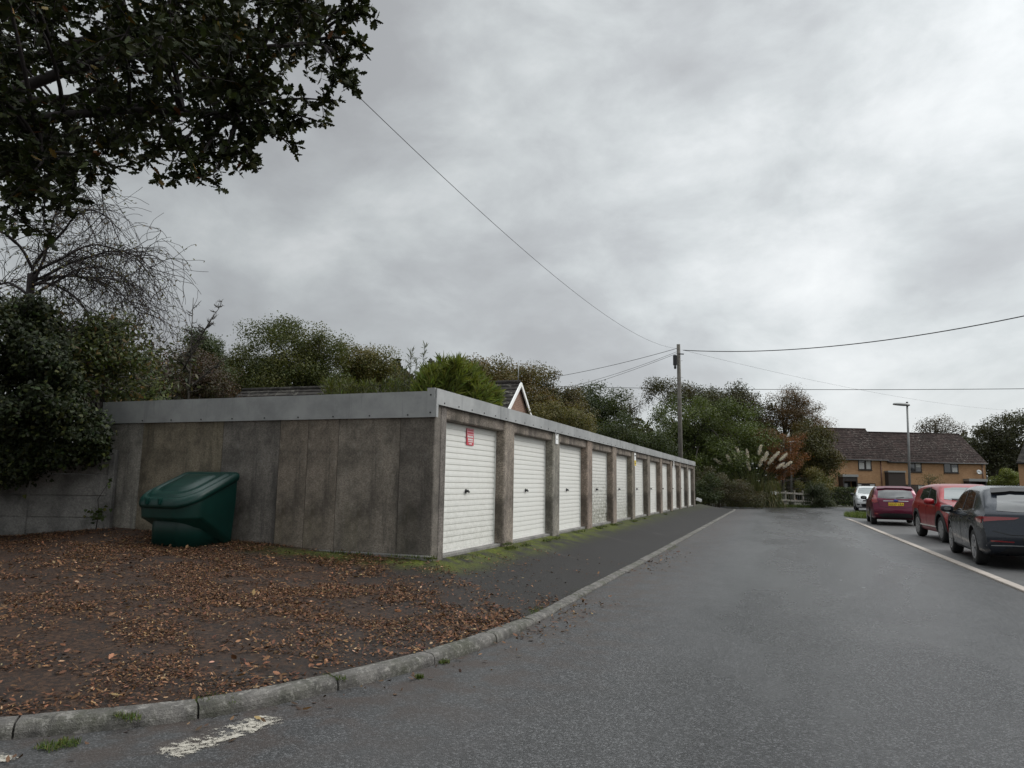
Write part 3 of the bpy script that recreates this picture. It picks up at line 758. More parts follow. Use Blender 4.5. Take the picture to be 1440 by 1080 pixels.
h1 = gable_house('brick_house', 'left buff brick house with the taller brown tiled roof beside the trees', 'house', HL-U*1.2, U, uS+1.2-.02, 8.0, zeL, 8.35, 'brick_buff', 'tile_brown', 17, .3)
O2 = HL+U*(uS+.02)+Nn*-.12
h2 = gable_house('brick_house', 'longer buff brick pair of houses with brown roof behind the lamp column', 'house', O2, U, uE-uS, 8.0, zeR, 8.0, 'brick_buff', 'tile_brown', 17, .3)
def wpx(root, off, x0, x1, y0, y1, **kw):
    a, zb = hu(x0, y1); b, zt = hu(x1, y0); zt = hu(x0, y0)[1]
    a += off; b += off
    return a, b, zb, zt
# left house
a, b, z0, z1 = wpx(h1, 1.2, 1207.1, 1224.9, 644.4, 660.7); w_ = b-a
window(h1, a, b, z0, z1, (a+w_*.52,), ((a, a+w_*.5, z1-.42),), ((a+.1, a+w_*.44, z0+.1, z1-.5), (a+w_*.6, b-.12, z0+.1, z1-.12)))
a, b, z0, z1 = wpx(h1, 1.2, 1204.4, 1230.7, 679.3, 697); w_ = b-a
window(h1, a, b, z0, z1, (a+w_*.3, a+w_*.68), ((a+w_*.3, a+w_*.68, z1-.36),), ((a+.12, a+w_*.27, z0+.1, z1-.1), (a+w_*.72, b-.1, z0+.1, z1-.1)))
a, b, z0, z1 = wpx(h1, 1.2, 1179.3, 1199.5, 669.0, 700)
m = MB(); m.box((a,-1.1,z1-.12),(b,.0,z1+.14)); m.build('porch_roof', M['grey_metal'], h1)
m = MB(); m.box((a+.06,-1.0,0),(a+.2,-.02,z1-.122)); m.box((b-.2,-1.0,0),(b-.06,-.02,z1-.122)); m.box((a+.2,-.98,z1-.6),(b-.2,-.9,z1-.122)); m.build('porch', M['frame'], h1)
dr = MB().box((a+.35,-.06,0),(b-.35,-.003,2.1)).build('front_door', M['frame'], h1); MB().box((a+.55,-.075,1.2),(b-.55,-.062,1.9)).build('pane', M['pane'], dr)
u_, _ = hu(1238.5, 660)
MB().tube([(u_+1.2,-.09,0),(u_+1.2,-.09,zeL-.3)], .05, 8).build('downpipe', simple('brown_pipe', (.10,.04,.03), .5), h1)
# right pair
o2 = -uS-.02
a, b, z0, z1 = wpx(h2, o2, 1278.9, 1296.2, 647, 663.8); w_ = b-a
window(h2, a, b, z0, z1, (a+w_*.5,), ((a, a+w_*.5, z1-.42),), ((a+w_*.58, b-.12, z0+.55, z1-.12), (a+.1, a+w_*.42, z1-.36, z1-.1)))
a, b, z0, z1 = wpx(h2, o2, 1328.4, 1347.8, 648, 664.8); w_ = b-a
window(h2, a, b, z0, z1, (a+w_*.5,), ((a+w_*.5, b, z1-.42),), ((a+w_*.58, b-.12, z1-.36, z1-.1), (a+w_*.58, b-.12, z0+.1, z0+.6)))
a, b, z0, z1 = wpx(h2, o2, 1273.3, 1300.4, 681.3, 698); w_ = b-a
window(h2, a, b, z0, z1, (a+w_*.35, a+w_*.66), ((a+w_*.35, a+w_*.66, z1-.36),), ((a+w_*.7, b-.1, z0+.1, z1-.1),))
a, b, z0, z1 = wpx(h2, o2, 1245.5, 1267.5, 663.5, 690)
m = MB(); m.box((a-.06,-.9,z1-.06),(b+.06,0,z1+.12)); m.build('porch_roof', M['grey_metal'], h2)
MB().box((a,-.8,0),(b,-.02,z1-.062)).build('porch', simple('dark_recess', (.045,.034,.030), .85, 0, .35, 30), h2)  # solid dark block standing in for the dark recess in the front
a, b, z0, z1 = wpx(h2, o2, 1357, 1381, 674.5, 700)
MB().box((a,-1.0,z1-.18),(b,0,z1+.1)).build('porch_roof', M['grey_metal'], h2)
m = MB(); m.box((a+.06,-.9,0),(a+.2,-.02,z1-.182)); m.box((b-.2,-.9,0),(b-.06,-.02,z1-.182)); m.box((a+.2,-.06,0),(b-.2,-.02,z1-.182)); m.build('porch', M['frame'], h2)
u_, _ = hu(1382, 660)
MB().tube([(u_+o2,-.09,0),(u_+o2,-.09,zeR-.3)], .05, 8).build('downpipe', bpy.data.materials['brown_pipe'], h2)
# satellite dish
u_, zz = hu(1373.5, 664.5); pd = O2+U*(u_+o2)+Nn*.45; ds = thing('satellite_dish', 'grey satellite dish on the upper wall of the right hand house', 'satellite dish', (pd.x, pd.y, zz), th_)
m = MB(); m.lathe([(.0,.0),(.16,.025),(.30,.085),(.31,.09),(.16,.035),(0,.012)], 20, 'z', Matrix.Rotation(R(68), 4, 'X') @ Matrix.Rotation(R(30), 4, 'Z')); m.build('dish', M['grey_metal'], ds)
m = MB(); m.tube([(0,.05,-.02),(0,.25,-.12),(0,.44,-.1)], .02, 6); m.build('bracket', M['grey_metal'], ds); MB().tube([(0,0,-.28),(-.12,-.36,-.06)], .012, 5).build('feed_arm', M['grey_metal'], ds)
# small gabled house at the right edge
O3 = at(1430, 700, 66); O3.z = 0; t3 = th_-R(50); U3 = Vector((cos(t3), sin(t3), 0))
h3 = gable_house('brick_house', 'gable end of a brick house with dark roof cut off by the right edge', 'house', O3+U3*.3, U3, 9, 6.4, 4.1, 5.75, 'brick_buff', 'tile_grey', 14, .2)
# long low bungalow behind the garages
rR = at(732, 538, 30); rL = at(345, 540.5, 34.2); Ub = (rR-rL); Ub.z = 0; Lb = Ub.length; Ub.normalize()
Vb = Vector((-Ub.y, Ub.x, 0)); db = 6.6
Ob = rR-Ub*Lb-Vb*(db/2); Ob.z = 0
h4 = gable_house('bungalow', 'brick bungalow with mossy grey roof and white bargeboards behind the garages', 'house', Ob, Ub, Lb-.1, db, 3.05, rR.z, 'brick_red', 'tile_grey', 15, .3, None, .1)
sl4 = (rR.z-3.05)/(db/2); m = MB()
m.bar((Lb+.03, -.32, 3.05-.32*sl4-.06), (Lb+.03, db/2, rR.z-.06), .05, .15, (0,0,1)); m2 = MB(); m2.bar((Lb+.032, db+.32, 3.05-.32*sl4-.06), (Lb+.032, db/2, rR.z-.06), .05, .15, (0,0,1))
m.build('bargeboard', M['white_paint'], h4); m2.build('bargeboard', M['white_paint'], h4)
m = MB(); m.tube([(Lb-.1, db/2, rR.z), (Lb-.1, db/2, rR.z+.95)], [.03,.015], 6); m.build('finial', M['grey_metal'], h4)
MB().tube([(Lb*.55,db/2,rR.z-.1),(Lb*.55,db/2,rR.z+.45)], .09, 8).build('flue', M['black'], h4)
# low grey shed roof by the left house
c = at(1160, 690, 70); o = bevel(MB().box((-2.2,-1.5,-1.4),(1.2,1.5,.0)).box((-2.35,-1.65,.002),(1.35,1.65,.14)).build('garden_shed', simple('shed_grey', (.09,.092,.095), .7), None, loc=c), .02, 1)
o.rotation_euler = (0, 0, th_); tag(o, 'low grey flat-roofed shed beside the left house behind the hedge', 'shed')

# ================================================================== POLE, CABLES, LAMPS
pb = at(957, 640, 42.5); pt = at(954, 484, 42.0); pb = pt+(pb-pt)*(pt.z/(pt.z-pb.z)); pb.z = 0
root = thing('telegraph_pole', 'tall weathered wooden telegraph pole behind the end of the garages', 'pole', tuple(pb)); tp = pt-pb
MB().tube([(0,0,-.3), tp*.5, tp], [.15,.13,.105], 12).build('post', M['pole'], root)
m = MB(); q = tp*.975; m.box((q.x-.30, q.y-.24, q.z-1.05), (q.x-.08, q.y-.09, q.z-.42)); m.box((q.x-.26,q.y-.2,q.z-1.25),(q.x-.12,q.y-.1,q.z-1.051)); bevel(m.build('terminal_box', M['black'], root), .03, 2)
m = MB(); m.tube([(q.x,q.y-.1,q.z-.35),(q.x+.32,q.y-.12,q.z-.38)], .035, 6); m.build('bracket', M['black'], root)
for k_, zz in enumerate((.90, .80, .68, .58)):
    c = tp*zz; s_ = 1 if k_ % 2 else -1
    MB().tube([(c.x-.24, c.y-.02, c.z), (c.x+.24, c.y-.02, c.z)], .012, 5).build('step', M['grey_metal'], root)
def cable(label, a, b, sag, r_, group='overhead cables from the telegraph pole', n=40):
    a = Vector(a); b = Vector(b); pts = [a.lerp(b, t)+Vector((0,0,-4*sag*t*(1-t))) for t in [i/n for i in range(n+1)]]
    o = MB().tube([p-a for p in pts], r_, 6).build('overhead_cable', M['cable'], None, loc=a); return tag(o, label, 'cable', group)
PT = pt+Vector((0,0,-.35))
cable('single cable sagging from the pole up into the oak at top left', PT+Vector((-.1,0,.1)), at(300, -65, 8.0), 1.0, .0055)
cable('thick cable rising from the pole to the right edge of the photo', PT+Vector((.3,-.12,-.05)), at(1900, 322, 22), 1.25, .022)
cable('upper of the cables running left from the pole behind the trees', PT+Vector((-.1,0,.1)), at(700, 541, 52), .28, .014)
cable('middle thin cable running left from the pole', PT+Vector((-.1,0,-.1)), at(740, 556, 50), .3, .010)
cable('lowest thin cable running left from the pole', PT+Vector((-.1,0,-.2)), at(690, 576, 47), .3, .010)
cable('thin cable dropping from the pole to the brick houses on the right', PT+Vector((.2,0,0)), at(1420, 577, 78), .6, .006)
cable('level dark cable crossing the whole width in front of the far trees', at(700, 541, 70), at(1700, 543, 47), .35, .022, None)
# big lamp
lb = at(1279, 690, 39); lb.z = 0; lt = at(1275.8, 571, 39.2)
root = thing('street_lamp', 'tall grey lamp column with flat head in front of the brick houses', 'street lamp', tuple(lb)); v = lt-lb
MB().tube([(0,0,-.1),(0,0,.9),(0,0,1.0)], [.10,.10,.07], 12).build('base', M['lampgrey'], root)
MB().tube([(0,0,.95), v*.6, v], [.072,.06,.052], 12).build('column', M['lampgrey'], root)
def lamp_head(name, at_, ux, L_, W_h, root):
    ux = Vector(ux).normalized(); uy = Vector((-ux.y, ux.x, 0)); m = MB(); prof = [(-.12,.05,.05),(-.08,.10,.07),(.15,.15,.085),(.45,.14,.08),(.68,.10,.06),(.74,.04,.03)]
    vs = []
    for s_, w_, h_ in prof:
        for j in range(12):
            t = 2*pi*j/12; vs.append(Vector(at_)+ux*s_*L_+uy*cos(t)*w_*W_h+Vector((0,0,sin(t)*h_*(1.3 if sin(t) > 0 else .7)+.05*s_)))
    m.add(vs, [(i*12+j, i*12+(j+1) % 12, (i+1)*12+(j+1) % 12, (i+1)*12+j) for i in range(5) for j in range(12)]+[tuple(range(12))[::-1], tuple(60+j for j in range(12))], 0, True)
    return m.build(name, M['lampgrey'], root)
hd = lamp_head('lamp_head', v+Vector((0,0,.05)), -Vector((_r0[0],_r0[1],0)), 1.05, 1.2, root)
MB().box((-.05,-.05,0),(.05,.05,.06)).build('photocell', M['black'], hd, loc=v+Vector((0,0,.17)))
lb = at(1113, 690, 56); lb.z = 0; lt = at(1111.5, 622, 56)
root = thing('street_lamp', 'small distant lamp column half hidden against the orange tree', 'street lamp', tuple(lb)); v = lt-lb
MB().tube([(0,0,-.1), v], [.08,.05], 10).build('column', M['lampgrey'], root); lamp_head('lamp_head', v, Vector((_r0[0],_r0[1],0)), 1.0, 1.0, root)

# ================================================================== FENCE, HEDGE, PAMPAS, VERGE
fa = at(1066, 712, 50); fb = at(1142, 714, 51.5); fa.z = fb.z = 0; fd = fb-fa
root = thing('timber_fence', 'old grey timber post and rail fence with wire mesh by the pampas grass', 'fence', tuple(fa))
for k_ in range(7):
    c = fd*(k_/6); l_ = Vector((rk.uniform(-.03,.03), 0, 1.15+rk.uniform(-.04,.04))); bevel(MB().bar(c+Vector((0,0,-.1)), c+l_, .11, .10, fd).build('post', M['wood'], root), .01, 1)
for zz in (.46, .98):
    m = MB(); off = Vector((fd.y, -fd.x, 0)).normalized()*.075
    m.bar(Vector((0,0,zz))+off, fd*.5+Vector((0,0,zz+.03))+off, .035, .13); m.build('rail', M['wood'], root)
    m = MB(); m.bar(fd*.503+Vector((0,0,zz+.01))+off, fd+Vector((0,0,zz-.08))+off, .035, .13); m.build('rail', M['wood'], root)
m = MB()
for k_ in range(24): m.bar(fd*(k_/24+.02)+Vector((0,0,.1)), fd*(k_/24+.02)+Vector((0,0,.9)), .012, .012, fd)
me_ = m.build('wire_mesh', M['grey_metal'], root)
c = fa+fd*.27+Vector((fd.y,-fd.x,0)).normalized()*.13; r_ = thing('fence_notice', 'small blank white notice on the timber fence', 'sign', (c.x, c.y, .86), math.atan2(fd.y, fd.x)); bevel(MB().box((-.26,-.02,0),(.26,.0,.25)).build('plate', M['white_paint'], r_), .006, 1)

def blades(name, n, centre_fn, L, W_, lean, pal, mat, parent=None, droop=.5, loc=(0,0,0)):
    P = centre_fn(n); seg = 5
    az = RNG.uniform(0, 2*pi, n); ln = np.abs(RNG.normal(0, lean, n)); l = L*RNG.uniform(.55, 1.1, n)
    dirx = np.stack([np.cos(az), np.sin(az)], 1); V = np.zeros((n, seg+1, 2, 3)); side = np.stack([-dirx[:, 1], dirx[:, 0], np.zeros(n)], 1)
    pos = P.copy(); ang = ln.copy()
    for s_ in range(seg+1):
        w_ = W_*(1-s_/seg)**.7+.0008
        V[:, s_, 0] = pos-side*w_*.5; V[:, s_, 1] = pos+side*w_*.5
        ang = ang+droop/seg*(1+s_*.5)*ln/max(lean, 1e-3); d_ = np.concatenate([dirx*np.sin(ang)[:, None], np.cos(ang)[:, None]], 1); pos = pos+d_*(l/seg)[:, None]
    k_ = (seg+1)*2; F = np.array([[2*i, 2*i+1, 2*i+3, 2*i+2] for i in range(seg)])
    V = V.reshape(-1, 3); LL = (F.ravel()[None]+(np.arange(n)*k_)[:, None]).ravel()
    me = bpy.data.meshes.new(name); me.vertices.add(len(V)); me.vertices.foreach_set('co', V.ravel()); me.loops.add(len(LL)); me.loops.foreach_set('vertex_index', LL.astype(np.int32))
    me.polygons.add(n*seg); me.polygons.foreach_set('loop_start', (np.arange(n*seg)*4).astype(np.int32))
    a_ = me.attributes.new('tint', 'FLOAT_COLOR', 'POINT'); C4 = np.ones((n, k_, 4)); C4[:, :, :3] = palette(n, pal, .25)[:, None]; a_.data.foreach_set('color', C4.ravel())
    me.materials.append(mat); me.update(calc_edges=True); o = bpy.data.objects.new(name, me); COL.objects.link(o); o.location = loc
    if parent is not None: o.parent = parent
    return o
pp = at(1058, 700, 49.5); pp.z = 0
root = thing('pampas_grass', 'large pampas grass with many cream plumes at the end of the road', 'plant', tuple(pp))
blades('blades', 2600, lambda n: np.concatenate([RNG.normal(0, .55, (n, 2))*np.array([1.35, .8]), np.zeros((n, 1))], 1), 2.5, .035, .42, [((.075,.082,.04), 4), ((.13,.115,.06), 3), ((.05,.065,.03), 3)], M['blade'], root, .9)
PLP = [(1015,652,1.0),(1031,655,.9),(1041,641,.2),(1038,648,.1),(1052,645,.0),(1054,660,.1),(1067,638,-.1),(1068,655,.0),(1075,647,-.1),(1081,652,0),(1086,645,.1),(1097,647,.5),(1093,658,.3),(1102,657,.8),(1027,650,.5)]
M['plume'] = m_leaf('pampas_plume', 0.0, .8, .1)
for px, py, ln in PLP:
    tip = at(px, py, 49.3+RNG.normal()*.3)-pp; s_ = -1 if px < 1058 else 1; b0 = Vector((tip.x*.15, tip.y*.15, .2)); pts = [b0*(1-u)**2+Vector((tip.x*.45, tip.y*.45, tip.z*.75))*2*u*(1-u)+tip*u*u for u in (0,.25,.5,.75,1)]
    dirn = (pts[4]-pts[3]).normalized(); nn = 420; u = RNG.random(nn); L_ = .70; ax = np.array(dirn)+RNG.normal(size=3)*.12; ax = ax/np.linalg.norm(ax)
    Pn = np.array(tip)+ax*((u-.15)*L_)[:, None]+RNG.normal(size=(nn, 3))*(0.045*np.sin(pi*np.clip(u*.85+.12, 0, 1)))[:, None]
    o = leaf_object('plume', Pn, unit(nn), .14, 'needle', palette(nn, [((.78,.71,.58), 3), ((.64,.57,.45), 2)], .12), M['plume'], root, axis=ax[None]*2.2+unit(nn)*.5)
    MB().tube(pts, .014, 4).build('stem', M['plume'], o)
def hedge(name, label, cat, a, b, h, d, n, size, pal, group=None, mat='leaf'):
    a = Vector(a); b = Vector(b); v = b-a; nrm = Vector((-v.y, v.x, 0)).normalized(); root = thing(name, label, cat, tuple(a), 0, group)
    face = RNG.random(n); s_ = RNG.random(n); hz = RNG.random(n); dd = RNG.uniform(-.5, .5, n)
    top = face < .3; side = ~top
    hgt = np.where(top, h*RNG.uniform(.93, 1.05, n), hz*h); dp = np.where(top, dd, np.where(RNG.random(n) < .8, -.5, .5)*RNG.uniform(.75, 1.05, n))*d
    P = np.outer(s_, np.array(v))+np.outer(dp, np.array(nrm))+np.stack([0*hgt, 0*hgt, hgt], 1)+RNG.normal(size=(n, 3))*.05
    Nr = np.where(top[:, None], [[0,0,1.]], np.sign(dp)[:, None]*np.array(nrm))+RNG.normal(size=(n, 3))*.6
    leaf_object('foliage', P, Nr, size*RNG.uniform(.7, 1.3, n), 'oval', palette(n, pal), M[mat], root)
    m = MB(); off = nrm*(d*.33)
    m.bar(v*.01+Vector((0,0,h*.46)), v*.99+Vector((0,0,h*.46)), d*.7, h*.85); m.build('stems', M['twig'], root)
    return root
ha = at(1158, 700, 57); hb = at(1222, 700, 58.5); ha.z = hb.z = 0
hedge('clipped_hedge', 'dark clipped hedge in front of the left brick house', 'hedge', ha, hb, 1.35, 1.0, 5200, .13, DARK)
# verge grass at the far side and the little grass island
va = at(1062, 713, 49.5); vb = at(1135, 714, 50.5)
def strip_pts(a, b, dep):
    a = np.array(a); b = np.array(b); nr = np.array([-(b-a)[1], (b-a)[0], 0]); nr = nr/np.linalg.norm(nr)
    def fn(n):
        u = RNG.random(n); v = RNG.random(n)-.35
        p = a+(b-a)*u[:, None]+nr*(v*dep)[:, None]; p[:, 2] = 0; return p
    return fn
GR = [((.055,.080,.018), 4), ((.085,.105,.024), 3), ((.10,.10,.035), 1), ((.04,.06,.016), 2)]
tag(blades('verge_grass', 9000, strip_pts(va, vb, 2.6), .22, .014, .5, GR, M['blade']), kind='stuff')
ia = at_z(1193, 728); ib = at_z(1216, 731)
def island(n):
    t_ = RNG.uniform(0, 2*pi, n); r_ = np.sqrt(RNG.random(n)); return np.stack([3.95+1.15*r_*np.cos(t_), 39.8+2.6*r_*np.sin(t_), 0*r_], 1)
tag(blades('grass_island', 8000, island, .26, .014, .5, [((.09,.12,.026), 4), ((.07,.10,.022), 3), ((.12,.14,.04), 2)], M['blade']), kind='stuff')

# ================================================================== TREES BEYOND
FAR = 'trees beyond the garages'
make_tree('oak_tree', 'green oak with sky gaps rising behind the left half of the garages', 'tree', [(395,500,72,50),(440,490,60,46),(350,520,50,40),(415,535,95,30)], 38, 85, .75, 13000, .17, [((.062,.072,.016),4),((.045,.058,.014),4),((.090,.088,.020),2)], FAR, 410, .28)
make_tree('oak_tree', 'small brownish tree right of the green oak and left of the feathery shrub', 'tree', [(522,515,32,38),(545,535,30,25),(490,520,30,38)], 40, 42, .65, 5200, .17, OLIVE, FAR, 520, .2)
make_tree('shrub', 'dark red-brown shrub above the roof behind the garage left end', 'shrub', [(265,530,55,38),(310,540,42,28),(225,520,35,40)], 20, 46, .42, 5200, .10, [((.055,.036,.026),4),((.05,.05,.02),3),((.10,.04,.024),1.2)], FAR, 265, .1, 'oval')
make_tree('shrub', 'dark conifer shrub just left of the green oak', 'shrub', [(285,495,26,30),(300,515,34,28)], 27, 30, .42, 3600, .12, DARK, FAR, 290, .12)
make_tree('oak_tree', 'broad russet oak behind the bungalow gable', 'tree', [(690,545,70,46),(655,535,45,32),(740,560,50,48)], 47, 95, .85, 12500, .20, BROWN, FAR, 700, .3)
make_tree('oak_tree', 'russet and green oak between the bungalow gable and the telegraph pole', 'tree', [(775,570,45,48),(800,590,50,45)], 50, 60, .85, 8500, .20, [((.075,.06,.02),4),((.05,.052,.016),4),((.10,.065,.022),2)], FAR, 780, .3)
make_tree('dark_tree', 'dark green rounded tree left of the telegraph pole above the garage roof', 'tree', [(838,575,44,42),(865,600,34,38),(820,600,60,40)], 56, 70, .9, 8200, .22, DARK, FAR, 840, .3)
make_tree('shrub', 'yellowish shrub peeping over the garage roof right of the bungalow gable', 'shrub', [(790,588,26,22),(765,585,20,15),(815,600,25,16)], 30, 26, .4, 2400, .12, [((.12,.10,.03),3),((.08,.08,.024),3)], FAR, 790, .08)
make_tree('dark_tree', 'dark low growth filling the gap behind the garage roof end', 'shrub', [(880,615,35,35),(915,630,35,30),(850,620,30,25)], 46, 50, .8, 5200, .18, DARK, FAR, 880, .15)
make_tree('willow_tree', 'big rounded soft green willow behind the telegraph pole', 'tree', [(955,605,62,62),(1005,610,62,58),(935,640,48,42),(1040,620,45,50),(985,650,90,40)], 52, 150, .95, 20000, .20, WILLOW, FAR, 985, .35, 'diamond', 0, 'leaf', .2, .62)
make_tree('oak_tree', 'dark brown topped oak behind the willow crown', 'tree', [(945,555,40,26),(1000,560,60,22),(1045,570,45,28),(1040,600,60,40)], 62, 95, .95, 12000, .22, [((.05,.046,.018),4),((.07,.052,.02),3),((.035,.042,.015),3)], FAR, 1000, .3)
make_tree('oak_tree', 'orange-brown autumn oak with sky showing through left of the houses', 'tree', [(1105,575,32,38),(1130,590,36,36),(1085,590,25,35)], 60, 75, .8, 8000, .17, ORANGE, FAR, 1112, .16, 'oval')
make_tree('oak_tree', 'olive brown bushy tree touching the left brick house', 'tree', [(1152,632,28,42),(1120,645,40,42),(1157,662,24,34),(1140,610,24,22)], 57, 95, .75, 12500, .19, [((.075,.062,.02),4),((.06,.062,.02),4),((.10,.07,.024),2)], FAR, 1145, .25)
make_tree('shrub', 'orange-leaved shrub with drooping branches behind the pampas plumes', 'shrub', [(1080,618,32,16),(1098,650,30,30),(1120,635,20,30),(1050,612,16,8)], 52, 48, .45, 3400, .15, [((.20,.075,.024),4),((.15,.055,.02),3),((.085,.05,.02),3)], FAR, 1100, .12, 'oval')
make_tree('bramble_bush', 'brown straggly bush between the garages and the pampas grass', 'bush', [(1010,690,36,26),(1045,698,30,20),(985,680,22,30)], 46, 60, .42, 6500, .12, [((.065,.055,.03),4),((.05,.055,.022),4),((.08,.06,.035),2)], FAR, 1010, .08)
make_tree('laurel_bush', 'dark evergreen bush hard against the far end of the garages', 'bush', [(996,688,17,26),(985,700,14,18)], 44, 28, .4, 3000, .13, DARK, FAR, 995, .08, 'oval')
make_tree('ivy_bush', 'dark straggling bush swallowing the right end of the timber fence', 'bush', [(1150,700,20,18),(1146,690,15,12),(1162,708,12,8)], 50, 34, .35, 3600, .12, [((.04,.052,.022),4),((.055,.06,.03),3)], FAR, 1150, .06)
make_tree('shrub', 'low leafy undergrowth below the orange shrub behind the fence', 'shrub', [(1105,686,40,12),(1070,690,25,14),(1150,680,30,20)], 53, 40, .45, 3600, .14, OLIVE, FAR, 1105, .06)
make_tree('dark_tree', 'tall dark tree standing behind the right end of the brick houses', 'tree', [(1400,615,42,36),(1440,612,50,34),(1395,650,34,34),(1450,655,50,40)], 98, 90, 1.6, 9500, .40, [((.035,.038,.014),4),((.055,.05,.02),3),((.03,.035,.014),3)], FAR, 1400, .45)
make_tree('thin_tree', 'sparse brown treetop showing over the brick house roof', 'tree', [(1322,598,26,14),(1300,603,16,8),(1345,602,14,10)], 100, 28, 1.1, 900, .28, [((.07,.05,.03),4),((.05,.045,.025),3)], FAR, 1320, .3)
make_tree('shrub', 'green bush between the brick houses and the right edge gable', 'shrub', [(1415,672,18,16),(1400,680,14,12)], 80, 22, .6, 1800, .22, LIME, FAR, 1412, .08)
#make_tree('dark_tree', 'dark distant treetops peeping above the left house roof', 'tree', [(1195,604,18,5)], 105, 18, .9, 1300, .32, BROWN, FAR, 1190, .3)
make_tree('young_tree', 'thin young tree with few leaves in front of the brick houses', 'tree', [(1313,676,16,12),(1300,682,10,10)], 62, 14, .5, 260, .13, [((.09,.08,.03),3),((.06,.06,.02),3)], None, 1310, .05)
make_tree('bare_thicket', 'pale bare twigs in the gap left of the willow', 'tree', [(885,575,22,26)], 60, 24, .9, 500, .16, [((.10,.085,.075),3),((.07,.06,.05),2)], FAR, 885, .16)

# far-off wood closing the view behind the trees (one mass)
def belt(name, segs, n, size, pal):
    P = []
    for px0, px1, y0, y1, D in segs:
        k_ = int(n*(px1-px0)/1000); x = RNG.uniform(px0, px1, k_); y = y0+(y1-y0)*RNG.random(k_)+12*np.sin(x*.11)+7*np.sin(x*.37)
        for a, b in zip(x, y): P.append(at(a, max(b, y0-20), D+RNG.uniform(-2.5, 2.5)))
    P = np.array(P); P = P[P[:, 2] > .05]; tag(leaf_object(name, P, RNG.normal(size=(len(P), 3))*.7-_f*.4, size*RNG.uniform(.6, 1.4, len(P)), 'diamond', palette(len(P), pal, .25), M['leaf']), kind='stuff')
belt('distant_wood', [(640, 1160, 606, 706, 72), (120, 660, 525, 600, 62), (1350, 1500, 622, 700, 110)], 60000, .44, [((.034,.036,.014), 4), ((.05,.044,.018), 3), ((.026,.030,.012), 3)])

# ================================================================== NEAR OAK (crown hangs in from the upper left)
def in_poly(x, y, poly):
    c = False; j = len(poly)-1
    for i in range(len(poly)):
        if (poly[i][1] > y) != (poly[j][1] > y) and x < (poly[j][0]-poly[i][0])*(y-poly[i][1])/(poly[j][1]-poly[i][1])+poly[i][0]: c = not c
        j = i
    return c
ro = random.Random(21)
tb = Vector((-10.6, 3.4, .40))
oak = thing('oak_tree', 'large dark oak overhanging the leaf strewn forecourt at top left', 'tree', tuple(tb))
OP = [(-20,-20),(455,-20),(470,25),(425,70),(425,110),(385,125),(345,140),(285,165),(262,140),(212,150),(205,195),(165,205),(120,215),(90,240),(40,270),(-20,280)]
CL = []
n_ = 0
while n_ < 78:
    x, y = ro.uniform(-20, 470), ro.uniform(-20, 280)
    if not in_poly(x, y, OP): continue
    CL.append((at(x, y, ro.uniform(6.2, 10.2)), ro.uniform(.34, .52))); n_ += 1
for x, y, D, r_ in [(512,20,7.6,.16),(505,62,7.4,.17),(492,118,7.2,.15),(470,100,7.4,.24),(440,168,7.3,.17),(452,140,7.4,.2),(398,196,7.2,.17),(396,172,7.3,.13),(402,140,7.5,.25),(318,218,6.9,.2),(345,200,7.0,.23),(300,190,7.2,.3),(272,238,6.6,.22),(240,232,6.6,.25),(300,245,6.6,.16),(215,215,7,.3),(150,235,6.8,.32),(62,290,6.4,.28),(20,300,6.2,.3),(105,250,6.5,.3),(485,10,7.6,.28),(455,60,7.8,.3),(365,170,7.1,.25),(350,225,6.9,.12),(255,185,6.9,.25),(40,250,6.3,.35)]:
    CL.append((at(x, y, D), r_))
nin = len(CL)
while len(CL) < nin+95:                       # the rest of the crown, outside the photo
    d = Vector(unit(1)[0])*ro.uniform(.55, 1)**.5; p = Vector((-9.2+d.x*4.6, 4.6+d.y*4.4, 8.1+d.z*3.6))
    q = np.array(p)-CAM; zf = q@_f; px, py = 720+FPX*(q@_r)/max(zf, .1), 540-FPX*(q@_u)/max(zf, .1)
    if (zf > 0 and px > -60 and py > -60) or p.z < 3.6: continue
    CL.append((p, ro.uniform(.55, .8)))
mains = [[tb, tb+Vector((.1,.1,2.2)), tb+Vector((.5,.5,4.2)), tb+Vector((.9,1.0,6.5)), tb+Vector((1.2,1.2,9.2))]]
fork = tb+Vector((.35,.35,3.4))
for tgt, lift in ((at(300,22,8.4), .9), (at(440,60,7.9), 1.3), (at(150,120,7.6), .5), (at(60,220,7.0), .2), (at(330,160,7.4), 1.0), (at(200,-150,9), 1.0), (tb+Vector((-3,-1,5)), .5), (tb+Vector((1,-3,5)), .5), (tb+Vector((-1.5,3.5,5.5)), .5)):
    mid = fork.lerp(tgt, .5)+Vector((0,0,lift)); s0 = fork+Vector((ro.uniform(-.1,.1), ro.uniform(-.1,.1), ro.uniform(-.3,.8)))
    L_ = []
    for u in [i/9 for i in range(10)]:
        L_.append(s0*(1-u)**2+mid*2*u*(1-u)+tgt*u*u+Vector((ro.uniform(-1,1), ro.uniform(-1,1), ro.uniform(-1,1)))*.07*(0 < u < 1))
    mains.append(L_)
m = MB(); m.tube(mains[0], [.36,.29,.24,.16,.05], 12)
for L_ in mains[1:]: m.tube(L_, [.095-.008*i for i in range(10)], 8)
limb_pts = [p for L_ in mains for p in L_[2:]]
LP, LN, LA = [], [], []
tw = MB()
